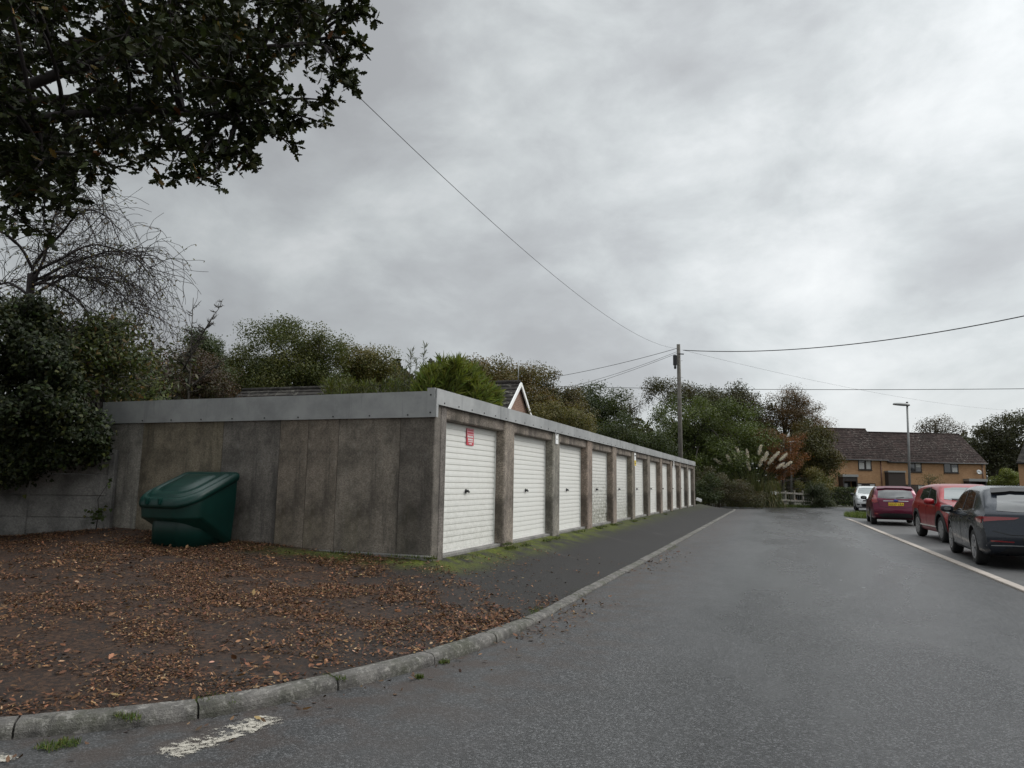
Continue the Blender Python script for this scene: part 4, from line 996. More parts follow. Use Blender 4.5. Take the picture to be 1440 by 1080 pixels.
for ci, (c, r_) in enumerate(CL):
    par = min(limb_pts, key=lambda p: (p-c).length+max(0, (c-p).z)*-.2); v = c-par
    mid = par.lerp(c, .55)+Vector((ro.uniform(-.1,.1), ro.uniform(-.1,.1), .18*v.length))
    q = [par*(1-u)**2+mid*2*u*(1-u)+c*u*u for u in (0,.2,.4,.6,.8,1)]
    tw.tube([p-tb for p in q], [.026,.022,.018,.014,.011,.006], 5)
    vis = ci < nin; nt = int((11 if vis else 8)*(r_/.4)**1.3)+3
    dmain = (q[-1]-q[-2]).normalized()
    for k_ in range(nt):
        st = q[ro.choice((3,4,5,5))]; d = (Vector(unit(1)[0])*1.0+dmain*.55+Vector((0,0,-.12))).normalized(); l = r_*ro.uniform(.5, 1.15); e = st+d*l+Vector((0,0,-.08*l))
        mm = st.lerp(e, .5)+Vector(unit(1)[0])*.07*l
        if vis: tw.tube([st-tb, mm-tb, e-tb], [.006,.0045,.0025], 4, cap=False)
        nl = ro.randint(11, 17) if vis else 9
        for j in range(nl):
            u = ro.random()**.6; p = st.lerp(mm, u*2) if u < .5 else mm.lerp(e, u*2-1)
            LP.append(p-tb+Vector(unit(1)[0])*.015); a = (d*.7+Vector(unit(1)[0])).normalized(); nr = (Vector(unit(1)[0])*.8+Vector((0,0,.75))); LN.append(nr); LA.append(a)
m.build('trunk', M['twig'], oak, loc=-tb).location = -tb
tw.build('twigs', M['twig'], oak)
LP = np.array(LP); LN = np.array(LN); LA = np.array(LA); nL = len(LP)
# leaf blade runs along LA: template y axis = cross(n, t); t = cross(a, n) => y ~ a
leaf_object('crown', LP, LN, RNG.uniform(.07, .125, nL), 'oak', palette(nL, [((.024,.030,.009), 60), ((.034,.040,.011), 24), ((.017,.022,.008), 26), ((.11,.07,.018), 2), ((.09,.036,.014), 1)], .25), M['leaf_oak'], oak, axis=LA)

# ================================================================== WEEPING BARE TREE
rw = random.Random(5)
wb = at(42, 520, 12.6); wb.z = .5
root = thing('weeping_tree', 'nearly bare weeping tree with arching purple-brown twigs above the ivy', 'tree', tuple(wb))
wf = at(44, 385, 12.6)
trunk = MB(); trunk.tube([(0,0,-.2), (wf-wb)*.5+Vector((.06,0,0)), wf-wb], [.13,.10,.06], 10)
Rt = Vector(_r0); Fw = Vector((-sin(YAW), cos(YAW), 0)); tws = MB(); lf = []
def arch(p0, d0, n, step, grav, rad, jit=.10):
    pts = [p0]; d = d0.normalized()
    for i in range(n):
        d = (d+Vector((0,0,-grav*(1+i/n)))+Vector((rw.gauss(0,1), rw.gauss(0,1), rw.gauss(0,1)))*jit).normalized(); pts.append(pts[-1]+d*step)
    tws.tube([p-wb for p in pts], [max(.0035, rad*(1-.92*i/n)) for i in range(n+1)], 5 if rad > .012 else 4, cap=False)
    return pts
tops = []
for sx, sz, n, g in ((1.0,.75,18,.085),(.8,1.1,20,.08),(1.1,.35,17,.07),(.5,1.3,20,.085),(1.0,.1,14,.05),(-.5,1.2,16,.08),(-1,.7,14,.08),(.95,.95,20,.075),(.7,.6,16,.09),(.3,1.5,18,.09)):
    d0 = Rt*sx+Vector((0,0,sz))+Fw*rw.uniform(-.6,.6); L1 = arch(wf+Vector((0,0,rw.uniform(-.5,.15))), d0, n, .135, g, .030, .09); tops.append(L1)
for L1 in tops:
    for k_ in range(3, len(L1)-1):
        for _ in range(2):
            d = (L1[k_+1]-L1[k_]).normalized(); d0 = d*.5+Vector((rw.gauss(0,.7), rw.gauss(0,.7), rw.gauss(.15,.5)))+Rt*.2; L2 = arch(L1[k_], d0, rw.randint(7,13), .10, .085, .009, .14)
            for j in range(2, len(L2)-1, 2):
                d = (L2[j+1]-L2[j]).normalized(); L3 = arch(L2[j], d*.5+Vector((rw.gauss(0,.6), rw.gauss(0,.6), rw.gauss(-.1,.5))), rw.randint(5,10), .08, .09, .0045, .15)
                if rw.random() < .45:
                    for p in L3[2:]:
                        if rw.random() < .5: lf.append(p-wb)
trunk.build('trunk', M['twig'], root); tws.build('twigs', M['twig'], root)
lf = np.array(lf); leaf_object('leaves', lf, unit(len(lf)), .055, 'oval', palette(len(lf), [((.10,.095,.035), 4), ((.15,.10,.05), 2), ((.06,.065,.025), 2)]), M['leaf'], root)

# ================================================================== IVY AND SHRUBS BEHIND THE LEFT WALL
def leaf_mass(name, label, cat, part, spec, D, nc, rc, n, size, kind, pal, mat, base_px, lim=None, group=None, flat=.8, twig=True):
    ells = px_ells(spec, D); b = at(base_px, 700, D+1.6); b.z = .45; root = thing(name, label, cat, tuple(b), 0, group); lo = np.array(b)
    P, Nr, cc, rr, kk = crown_points(ells, nc, rc, n, flat, .35)
    q = P-CAM; zf = q@_f; px = 720+FPX*(q@_r)/zf; py = 540-FPX*(q@_u)/zf
    keep = np.ones(len(P), bool) if lim is None else lim(P, px, py)
    P, Nr = P[keep], Nr[keep]-_f*.5
    leaf_object(part, P-lo, Nr, size*RNG.uniform(.65, 1.3, len(P)), kind, palette(len(P), pal, .28), M[mat], root)
    ends = cc[RNG.permutation(nc)[:18]]-lo
    limb_mesh((0,0,-.1), (0,0,max(.6, cc[:,2].mean()-.45)), ends, .07, nc).build('stems', M['twig'], root)
    return root
def front_of_wall(P, px, py):
    d = (P-np.array(pw0))@np.array((PWD.y, -PWD.x, 0))        # distance in front of the panel wall
    low = np.interp(px, [-80, 0, 30, 60, 95, 130, 152, 162], [690, 682, 676, 662, 664, 655, 650, 610])+RNG.normal(size=len(P))*7
    ok_ = ~((px > 152+RNG.normal(size=len(P))*6) & (py > 556))
    return ok_ & ((d > .06) & (d < .85) & (py < low) | ((d <= -.08) & (P[:, 2] > 1.55)) | ((d > -.08) & (P[:, 2] > 1.95)))
leaf_mass('ivy', 'dense dark ivy spilling over the concrete panel wall at left', 'ivy', 'foliage', [(20,560,95,130),(95,590,66,85),(-40,600,90,120),(130,620,34,50),(0,650,70,40),(95,640,60,32),(15,455,60,52)], 10.95, 185, .27, 47000, .060, 'ivy', [((.013,.019,.006), 6), ((.022,.030,.009), 4), ((.045,.052,.014), 1.5)], 'leaf_ivy', 20, front_of_wall)
leaf_mass('shrub', 'olive green leafy shrub hanging over the left end of the garage roof', 'shrub', 'foliage', [(110,500,85,62),(185,530,42,40),(60,470,70,45),(150,470,50,36),(205,560,24,18)], 12.2, 90, .34, 13000, .085, 'oval', [((.055,.068,.02), 4), ((.08,.088,.026), 3), ((.035,.045,.016), 4), ((.11,.075,.026), 1)], 'leaf', 130, lambda P, px, py: (py < 562) & ~((P[:, 2] < ZF+.02) & (P[:, 1] > YS-.1) & (P[:, 0] > BX-.15)))
leaf_mass('shrub', 'dull brown-green thicket filling the background at far left', 'shrub', 'foliage', [(100,530,160,95),(210,545,60,60),(-20,480,120,90)], 17, 95, .5, 9500, .13, 'oval', [((.045,.045,.02), 4), ((.06,.05,.028), 3), ((.035,.042,.016), 3)], 'leaf', 60)
# bare larch
rl = random.Random(9); lbp = at(268, 600, 17.5); lbp.z = .6
root = thing('bare_larch', 'bare twiggy larch with two upswept leaders behind the garage left end', 'tree', tuple(lbp)); m = MB(); mt = MB(); nd = []
def larch_limb(a, b, r_, nt, tl):
    a = Vector(a); b = Vector(b); pts = [a.lerp(b, t)+Vector((0,0,-.25*(b-a).length*.4*t*(1-t)))+Vector((rl.gauss(0,.02), 0, rl.gauss(0,.02))) for t in [i/7 for i in range(8)]]
    m.tube([p-lbp for p in pts], [r_*(1-.85*i/7) for i in range(8)], 5)
    for k_ in range(nt):
        i = rl.randint(1, 6); u = rl.random(); p = pts[i].lerp(pts[i+1], u); d = Rt*rl.choice((-1, 1))*rl.uniform(.5, 1)+Vector((0,0,rl.uniform(.0,.7)))+Fw*rl.uniform(-.5,.5); e = p+d.normalized()*tl*rl.uniform(.4,1)*(1-.07*i)
        mt.tube([p-lbp, p.lerp(e,.5)-lbp+Vector((0,0,-.02)), e-lbp], [.012,.009,.004], 4)
        for _ in range(7):
            q = p.lerp(e, rl.random()); mt.tube([q-lbp, q-lbp+Vector((rl.gauss(0,.04), rl.gauss(0,.04), rl.gauss(.02,.04)))], [.006,.003], 3); nd.append(q-lbp)
top = at(272, 418, 17.5)
larch_limb(lbp, top, .045, 40, .55); larch_limb(at(262, 500, 17.5), at(313, 424, 17.3), .025, 20, .35); larch_limb(at(258, 520, 17.5), at(302, 440, 17.2), .025, 20, .35); larch_limb(at(266, 520, 17.5), at(225, 475, 17.6), .03, 12, .3); larch_limb(at(266, 545, 17.5), at(318, 500, 17.4), .03, 10, .3)
m.build('trunk', M['bark'], root); mt.build('twigs', M['bark'], root)
# feathery conifers above the roof
def feather(name, label, tips, D, n, size, pal, spread, lean, wild=0):
    b = at(sum(t[0] for t in tips)/len(tips), 640, D); b.z = .6; root = thing(name, label, 'conifer', tuple(b)); st = MB(); P = []; A = []
    for x, y, dd in tips:
        e = at(x, y, D+dd); s0 = Vector((b.x+(e.x-b.x)*.75, b.y+(e.y-b.y)*.75, max(.8, e.z-1.6))); s0 -= Rt*lean*.55
        pts = [s0*(1-u)**2+(s0.lerp(e,.5)-Rt*lean*.12)*2*u*(1-u)+e*u*u for u in [i/6 for i in range(7)]]
        st.tube([p-b for p in pts], [.014*(1-.8*i/6) for i in range(7)], 4)
        for k_ in range(n):
            u = rl.random()**.8; i = min(5, int(u*6)); p = pts[i].lerp(pts[i+1], u*6-i); d = (pts[i+1]-pts[i]).normalized()
            out = Vector(unit(1)[0]); a = (d*.9+out*.75).normalized(); w_ = spread*(1.05-u*.9); P.append(p-b+a*w_*rl.random()); A.append(a)
    st.build('stems', M['twig'], root); P = np.array(P); A = np.array(A)
    leaf_object('crown', P, np.cross(A, unit(len(P))), size*RNG.uniform(.6, 1.3, len(P)), 'needle', palette(len(P), pal, .2), M['leaf'], root, axis=A); return root
tips = [(rl.uniform(596, 700), 0, rl.uniform(-1.5, 1.5)) for _ in range(130)]
tips = [(x, np.interp(x, [596,620,642,668,700], [528,516,508,522,555])+abs(rl.gauss(0, 16))-(9 if rl.random() < .2 else 0), d) for x, _, d in tips]
feather('feathery_conifer', 'bright green feathery conifer beside the near corner of the garage roof', tips, 17, 300, .26, LIME, .20, .9)
tips = [(578,493,0),(598,486,.4),(586,505,.6),(617,500,-.3),(604,512,.8),(570,512,.5),(556,520,0),(595,520,-.5),(583,525,.2),(560,530,.3),(610,522,.3)]
feather('wispy_conifer', 'sparse conifer with thin upright shoots left of the feathery conifer', tips, 17.5, 110, .14, [((.06,.075,.028), 4), ((.085,.085,.035), 2)], .16, .15)
tips = [(rl.uniform(455, 605), 0, rl.uniform(-1, 1)) for _ in range(46)]; tips = [(x, 536+abs(rl.gauss(0, 5)), d) for x, _, d in tips]
feather('low_conifer', 'low yellow-green growth along the back edge of the garage roof', tips, 19, 170, .19, [((.085,.095,.024), 3), ((.06,.065,.02), 3)], .22, .2)

# ================================================================== FALLEN LEAVES, WEEDS, MOSS TUFTS
from mathutils import noise as mn
def litter(name, N, dens, size, seed, scale_t=1.0):
    r = np.random.default_rng(seed); P = []
    while len(P) < N:
        I = r.uniform(0, np.interp(22, KC[:, 1], np.arange(len(KC))), 6000); T = r.random(6000); Q = fore_point(I, T)
        a = dens(Q[:, 0], Q[:, 1])
        for q, aa in zip(Q, a):
            if aa <= .01: continue
            f = mn.fractal(Vector((q[0]*.9, q[1]*1.3, seed)), 1.0, 2.0, 4)*.75+mn.noise(Vector((q[0]*3.1, q[1]*4, 7)))*.35
            pr = aa*min(1, max(0.02, .34+f*2.0))
            if r.random() < pr: P.append(q)
    P = np.array(P[:N]); n = len(P); P[:, 2] += r.uniform(.002, .022, n)
    tilt = np.where(r.random((n, 1)) < .75, .28, .8)
    Nr = np.stack([r.normal(size=n), r.normal(size=n), np.zeros(n)], 1)*tilt+np.array([0, 0, 1.0])*np.where(r.random((n, 1)) < .5, 1, -1)
    big = r.random(n) < .12
    o = leaf_object(name, P, Nr, size*r.uniform(.55, 1.25, n)*np.where(big, 1.35, 1), 'oval' if seed % 2 else 'oak', palette(n, [((.105,.050,.026), 5), ((.160,.078,.039), 4), ((.060,.031,.019), 4), ((.24,.13,.066), 1.8), ((.36,.23,.13), .7)], .25), M['litter'])
    return tag(o, kind='stuff')
litter('fallen_leaves', 105000, leafy_at, .027, 1)
litter('fallen_leaves', 7500, lambda x, y: np.maximum(leafy_at(x, y), .0), .048, 2)
def kerbside(x, y):
    d = np.min(np.hypot(KB[None, ::3, 0]-x[:, None], KB[None, ::3, 1]-y[:, None]), 1)
    return (.05+.9*(1-sstep(.1, .9, d))*(1-sstep(7.0, 8.6, y)))*(x > -4.3)*(1-sstep(9, 14, y))
litter('fallen_leaves', 2200, kerbside, .042, 3)
# a few on the road beside the kerb
r3 = np.random.default_rng(11); P = []
for _ in range(420):
    s = float(np.interp(r3.choice([r3.uniform(2.6, 9), r3.uniform(6.3, 8.8), r3.uniform(11.5, 16)]), KC[:, 1], cum)); x, y, nx, ny, zk = on_kerb(s); d = abs(r3.normal(0, .22))+.03; P.append((x-nx*d, y-ny*d, .014+r3.uniform(0, .01)))
P = np.array(P); n = len(P); Nr = np.stack([r3.normal(size=n)*.4, r3.normal(size=n)*.4, np.ones(n)], 1)
tag(leaf_object('road_leaves', P, Nr, .05*r3.uniform(.5, 1.3, n), 'oval', palette(n, [((.10,.055,.03), 4), ((.06,.035,.022), 4), ((.22,.14,.07), 1.3)], .25), M['litter']), kind='stuff')
def tufts(spots):
    def fn(n):
        k_ = RNG.integers(0, len(spots), n); s = np.array(spots)[k_]; a = RNG.uniform(0, 2*pi, n); r_ = np.sqrt(RNG.random(n))
        return np.stack([s[:, 0]+r_*np.cos(a)*s[:, 3], s[:, 1]+r_*np.sin(a)*s[:, 4], s[:, 2]+0*r_], 1)
    return fn
SP = []
def fz(x, y):
    i = int(np.argmin(np.hypot(FV[:, 0]-x, FV[:, 1]-y))); return FV[i, 2]
for i in range(NG):
    y0 = Y0+i*PITCH_G
    if i < 8:
        for _ in range(5 if i in (1, 3, 4, 5) else 2): yy = y0+rk.uniform(-.6, 2.3); SP.append((FX+rk.uniform(.02,.16), yy, fz(FX+.1, yy)-.01, .07, .22))
SP += [(FX+.02, YS-.06, .40, .10, .05), (FX+.06, 11.2, .39, .08, .16), (FX-.3, YS-.12, .41, .3, .05), (FX-1.2, YS-.12, .41, .4, .05)]
tag(blades('weeds', 3400, tufts(SP), .055, .009, .8, [((.06,.085,.018), 4), ((.09,.10,.02), 3), ((.04,.055,.016), 2)], M['blade']), kind='stuff')
SP = []
for px, py, a, b in ((625,931,.05,.05),(287,982,.06,.05),(312,977,.12,.05),(470,949,.10,.04),(745,856,.08,.22),(757,850,.08,.2),(806,829,.14,.34),(812,823,.1,.3),(945,765,.10,.7),(180,1003,.1,.04),(95,1045,.07,.05),(70,1050,.08,.06),(590,936,.03,.03)):
    p = at_z(px, py, .09 if py < 1010 and not (620 < px < 630) else .01); SP.append((p.x, p.y, fz(p.x, p.y)-.012 if p.x < -2.45 and py < 1020 and px not in (625,590) else .008, a, b))
tag(blades('kerb_grass', 2000, tufts(SP), .032, .005, .85, [((.055,.085,.018), 4), ((.085,.105,.024), 3), ((.11,.10,.04), 1)], M['blade']), kind='stuff')
# small climbing sprig on the panel wall corner
c = at(140, 690, 11.0); root = thing('ivy_sprig', 'small loose ivy sprig climbing the joint beside the panel wall', 'ivy', (c.x, c.y, .7)); m = MB(); m.tube([(0,0,-.1),(.05,-.02,.15),(-.02,0,.35),(.22,-.03,.62)], [.008,.007,.006,.003], 5); m.build('stem', M['twig'], root)
P = np.array([(RNG.normal(0,.10), -.03, RNG.normal(.12,.06)) for _ in range(45)]+[(.22+RNG.normal(0,.02), -.04, .6+RNG.normal(0,.05)) for _ in range(5)]); leaf_object('foliage', P, unit(len(P))-np.array(_f), .06, 'ivy', palette(len(P), DARK), M['leaf_ivy'], root)

# ================================================================== CARS
def lerp_list(pts):
    xs = [p[0] for p in pts]; ys = [p[1] for p in pts]
    return lambda v: float(np.interp(v, xs, ys))
def smooth_list(pts):
    """monotone-ish smooth interpolation through (x, y) points"""
    xs = np.array([p[0] for p in pts], float); ys = np.array([p[1] for p in pts], float)
    sl = np.diff(ys)/np.diff(xs); mm = np.zeros(len(xs)); mm[1:-1] = np.where(sl[1:]*sl[:-1] > 0, 2*sl[1:]*sl[:-1]/(sl[1:]+sl[:-1]+1e-12), 0); mm[0] = sl[0]; mm[-1] = sl[-1]
    def f(v):
        v = min(max(v, xs[0]), xs[-1]); i = min(len(xs)-2, max(0, int(np.searchsorted(xs, v)-1))); h = xs[i+1]-xs[i]; t = (v-xs[i])/h
        return float((2*t**3-3*t*t+1)*ys[i]+(t**3-2*t*t+t)*h*mm[i]+(-2*t**3+3*t*t)*ys[i+1]+(t**3-t*t)*h*mm[i+1])
    return f
def car_body(c):
    L, Wd = c['L'], c['W']; hw = Wd/2
    top = smooth_list(c['top']); belt = smooth_list(c['belt']); plan = smooth_list(c['plan']); bot = smooth_list(c['bot'])
    yr = smooth_list(c['rear']); yf = smooth_list(c['front'])
    NS = 46; rows = []
    def section(y):
        w = hw*plan(y); zb = bot(y); zt = top(y); zk = min(belt(y), zt-.012); h = zt-zk; tm = c.get('tumble', .30)
        xg = lambda t: .935*w-h*tm*t
        rnd = min(1, h/.3)
        return [(0, zb), (.70*w, zb), (.90*w, zb+.02), (.965*w, zb+.09), (.99*w, zb+.22), (1.0*w, zb+.5*(zk-zb)), (.997*w, zk-.17), (.985*w, zk-.085), (.962*w, zk-.025), (.938*w, zk+.002),
                (xg(.22), zk+.22*h), (xg(.5), zk+.5*h), (xg(.80), zk+.80*h), (xg(.90)-.030*rnd, zk+.925*h), (xg(.95)-.12*rnd, zk+.982*h), (.40*w*(1-.1*rnd), zk+.997*h), (0, zt)]
    S_ = [.5-.5*cos(pi*(i/NS)) for i in range(NS+1)]; S_ = [.35*a+.65*i/NS for i, a in enumerate(S_)]
    ring = []
    for s in S_:
        pts = []
        for j in range(17):
            y = -L/2+s*L
            for _ in range(6):
                x, z = section(y)[j]; y = (-L/2+yr(z))*(1-s)+(L/2-yf(z))*s
            x, z = section(y)[j]; pts.append((x, y, z))
        ring.append(pts)
    m = MB(); V = []; n = 17; full = 2*n-2
    for pts in ring:
        V += pts; V += [(-x, y, z) for x, y, z in pts[1:-1][::-1]]
    F = []
    for i in range(NS):
        for j in range(full): F.append((i*full+j, i*full+(j+1) % full, (i+1)*full+(j+1) % full, (i+1)*full+j))
    # rounded end caps
    for i, sg, bul in ((0, -1, c.get('bulge_r', .10)), (NS, 1, c.get('bulge_f', .20))):
        K = 10; base = len(V); R_ = ring[i]; cols_ = []
        for j in range(1, n-1):
            x, y, z = R_[j]; row = [i*full+j]
            for q in range(1, K):
                u = 1-2*q/K; fall = min(1, max(0, (z-.22)/.25)); V.append((x*u, y+sg*bul*(1-u*u)*(.35+.65*fall)*(x/hw), z)); row.append(len(V)-1)
            row.append(i*full+(full-j)); cols_.append(row)
        for a, b in zip(cols_[:-1], cols_[1:]):
            for q in range(K):
                f = (a[q], a[q+1], b[q+1], b[q]); F.append(f if sg < 0 else f[::-1])
        f = tuple(cols_[0])+(i*full,); F.append(f[::-1] if sg < 0 else f)
        f = tuple(cols_[-1])+(i*full+n-1,); F.append(f if sg < 0 else f[::-1])
    m.add(V, F, 0, True); return m
def wheel_parts(c, root, x, y, side, spokes):
    r_, w_ = c['wr'], .21; wh = None
    prof = [(r_*.66, -w_/2+.01), (r_*.80, -w_/2), (r_*.93, -w_/2+.004), (r_*.985, -w_/2+.025), (r_, -w_/2+.05), (r_, w_/2-.05), (r_*.985, w_/2-.025), (r_*.93, w_/2-.004), (r_*.80, w_/2), (r_*.66, w_/2-.01)]
    m = MB(); m.lathe(prof, 32, 'x'); wh = m.build('wheel', M['rubber'], root, loc=(x, y, r_))
    m = MB(); s_ = side*w_/2
    ins = -side*.055
    m.lathe([(r_*.69, s_-side*.005), (r_*.66, s_+side*.004), (r_*.61, s_-side*.01), (r_*.59, s_+ins), ], 32, 'x')
    for k_ in range(spokes):
        a = 2*pi*k_/spokes+.3
        for da in (-.10, .10):
            m.bar((s_-side*.012, cos(a)*r_*.10, sin(a)*r_*.10), (s_-side*.014, cos(a+da)*r_*.63, sin(a+da)*r_*.63), .055 if spokes < 7 else .036, .03, (1, 0, 0))
    m.lathe([(0, s_+side*.002), (r_*.10, s_), (r_*.16, s_-side*.02)], 16, 'x')
    m.build('rim', M['alloy'], wh)
    MB().lathe([(0, s_-side*.06), (r_*.62, s_-side*.06), (r_*.64, s_-side*.075), (0, s_-side*.08)], 24, 'x').build('brake_disc', M['dark'], wh)
    return wh
class Car:
    def __init__(s, c, name, label, loc_, rz, paint, group='cars parked along the bay'):
        s.c = c; s.root = thing(name, label, 'car', loc_, rz, group)
        o = car_body(c).build('body', [paint, M['dark']], None)
        # open the wheel arches
        cut = MB()
        for y in c['axles']:
            cut.lathe([(0, -1.2), (c['wr']+.055, -1.2), (c['wr']+.055, 1.2), (0, 1.2)], 40, 'x', Matrix.Translation((0, y, c['wr']+.015)), 1)
        co = cut.build('cutter', [paint, M['dark']]); bm = bmesh.new(); bm.from_mesh(co.data); bmesh.ops.remove_doubles(bm, verts=bm.verts, dist=1e-4); bmesh.ops.recalc_face_normals(bm, faces=bm.faces); bm.to_mesh(co.data); bm.free()
        bm = bmesh.new(); bm.from_mesh(o.data); bmesh.ops.recalc_face_normals(bm, faces=bm.faces); bm.to_mesh(o.data)
        s.bvh = BVHTree.FromBMesh(bm); bm.free()
        md = o.modifiers.new('b', 'BOOLEAN'); md.operation = 'DIFFERENCE'; md.object = co; md.solver = 'EXACT'
        dg = bpy.context.evaluated_depsgraph_get(); me = bpy.data.meshes.new_from_object(o.evaluated_get(dg)); o.modifiers.clear(); o.data = me
        me.polygons.foreach_set('use_smooth', [True]*len(me.polygons)); me.update()
        try: me.set_sharp_from_angle(angle=R(38))
        except Exception: pass
        bpy.data.objects.remove(co, do_unlink=True)
        o.parent = s.root; s.body = o
        for y in c['axles']:
            for sd in (1, -1): wheel_parts(c, s.root, sd*(c['W']/2-.125), y, sd, c.get('spokes', 5))
    def hit(s, a, b, face):
        """a,b in the face's own plane: side -> (y,z), rear/front -> (x,z), top -> (x,y)"""
        if face in ('L', 'R'): sg = -1 if face == 'L' else 1; o = Vector((sg*3, a, b)); d = Vector((-sg, 0, 0))
        elif face == 'B': o = Vector((a, -4, b)); d = Vector((0, 1, 0))
        elif face == 'F': o = Vector((a, 4, b)); d = Vector((0, -1, 0))
        else: o = Vector((a, b, 4)); d = Vector((0, 0, -1))
        p, n, i, t = s.bvh.ray_cast(o, d)
        if p is None:
            p, n, i, t = s.bvh.find_nearest(o+d*(3 if face in 'LR' else 4-s.c['L']/2+.1)); 
        if n.dot(d) > 0: n = -n
        return p, n
    def patch(s, name, face, low, high, mat, off=.006, thick=.03, nu=14, nv=6, parent=None, smooth=True):
        """panel laid on the bodywork between two polylines given in the face's plane"""
        def res(pl):
            pl = np.array(pl, float); cu = np.concatenate([[0], np.cumsum(np.linalg.norm(np.diff(pl, axis=0), axis=1))]); u = np.linspace(0, cu[-1], nu+1)
            return np.stack([np.interp(u, cu, pl[:, 0]), np.interp(u, cu, pl[:, 1])], 1)
        A, B = res(low), res(high); vo, vi = [], []
        for j in range(nv+1):
            for i in range(nu+1):
                q = A[i]+(B[i]-A[i])*j/nv; p, n = s.hit(q[0], q[1], face); vo.append(p+n*off); vi.append(p-n*(thick-off))
        w = nu+1; N_ = len(vo); F = []
        for j in range(nv):
            for i in range(nu): F.append((j*w+i, j*w+i+1, (j+1)*w+i+1, (j+1)*w+i)); F.append((N_+j*w+i, N_+(j+1)*w+i, N_+(j+1)*w+i+1, N_+j*w+i+1))
        edge = [i for i in range(nu)]+[nu+j*w for j in range(nv)]+[nv*w+nu-i for i in range(nu)]+[(nv-j)*w for j in range(nv)]
        for a, b in zip(edge, edge[1:]+edge[:1]): F.append((b, a, N_+a, N_+b))
        m = MB(); m.add(vo+vi, F, 0, smooth)
        o = m.build(name, mat, parent or s.root)
        bm = bmesh.new(); bm.from_mesh(o.data); bmesh.ops.recalc_face_normals(bm, faces=bm.faces); bm.to_mesh(o.data); bm.free()
        try: o.data.set_sharp_from_angle(angle=R(40))
        except Exception: pass
        return o
    def strip(s, name, face, line, w, mat, off=.004, parent=None):
        line = np.array(line, float); d = np.gradient(line, axis=0); n = np.stack([-d[:, 1], d[:, 0]], 1); n /= np.linalg.norm(n, axis=1, keepdims=True)+1e-9
        return s.patch(name, face, line-n*w/2, line+n*w/2, mat, off, .012, max(6, 4*len(line)), 1, parent)
    def both(s, name, low, high, mat, **kw):
        for f in 'LR': s.patch(name, f, low, high, mat, **kw)
    def mirror(s, y, z, paint, sz=1.0):
        for sd in (-1, 1):
            x = sd*(s.c['W']/2*.93); m = MB(); vs = []; prof = [(-.075,.55),(-.06,.85),(-.01,1.0),(.06,.8),(.10,.35)]
            cx = x+sd*.15
            for yy, k_ in prof:
                for j in range(14):
                    t = 2*pi*j/14; ex = abs(cos(t))**.7*(1 if cos(t) > 0 else -1); ez = abs(sin(t))**.7*(1 if sin(t) > 0 else -1); vs.append((cx+ex*.125*k_*sz, y+yy*sz, z+.03+ez*.08*k_*sz))
            m.add(vs, [(i*14+j, i*14+(j+1) % 14, (i+1)*14+(j+1) % 14, (i+1)*14+j) for i in range(4) for j in range(14)]+[tuple(range(14))[::-1], tuple(56+j for j in range(14))], 0, True)
            mo = m.build('wing_mirror', paint, s.root)
            MB().bar((x-sd*.05, y+.02, z-.05), (cx-sd*.05, y+.01, z-.03), .06, .05).build('mirror_arm', M['black'], mo)
            m = MB(); m.add([(cx+cos(2*pi*j/14)*.055*sz*1.25, y-.0765*sz, z+.03+sin(2*pi*j/14)*.040*sz) for j in range(14)]+[(cx+cos(2*pi*j/14)*.055*sz*1.25, y-.070*sz, z+.03+sin(2*pi*j/14)*.040*sz) for j in range(14)], [tuple(range(14)), tuple(range(14, 28))[::-1]]+[(j, (j+1) % 14, 14+(j+1) % 14, 14+j) for j in range(14)]); m.build('mirror_glass', M['screen'], mo)
    def plate(s, face, z, text, mat, w_=.52, h_=.112, x0=0.0):
        p, n = s.hit(x0, z, face); sg = -1 if face == 'B' else 1; yy = p.y+sg*.022
        m = MB(); m.box((x0-w_/2, min(yy, yy-sg*.03), z-h_/2), (x0+w_/2, max(yy, yy-sg*.03), z+h_/2)); po = bevel(m.build('number_plate', mat, s.root), .004, 1)
        fc = bpy.data.curves.new('lettering', 'FONT'); fc.body = text; fc.size = .105; fc.extrude = .0015; fc.align_x = 'CENTER'; fc.align_y = 'CENTER'; fc.space_character = 1.1
        fo = bpy.data.objects.new('lettering', fc); COL.objects.link(fo); dg = bpy.context.evaluated_depsgraph_get(); me = bpy.data.meshes.new_from_object(fo.evaluated_get(dg)); bpy.data.objects.remove(fo, do_unlink=True)
        me.materials.clear(); me.materials.append(M['ink']); to = bpy.data.objects.new('lettering', me); COL.objects.link(to); to.parent = po
        to.location = (x0, yy+sg*.003, z); to.rotation_euler = (R(90), 0, 0 if face == 'B' else pi)

def interior(car, y, zs):
    """nothing is visible through the dark glass except head restraints near the rear screen"""
    pass
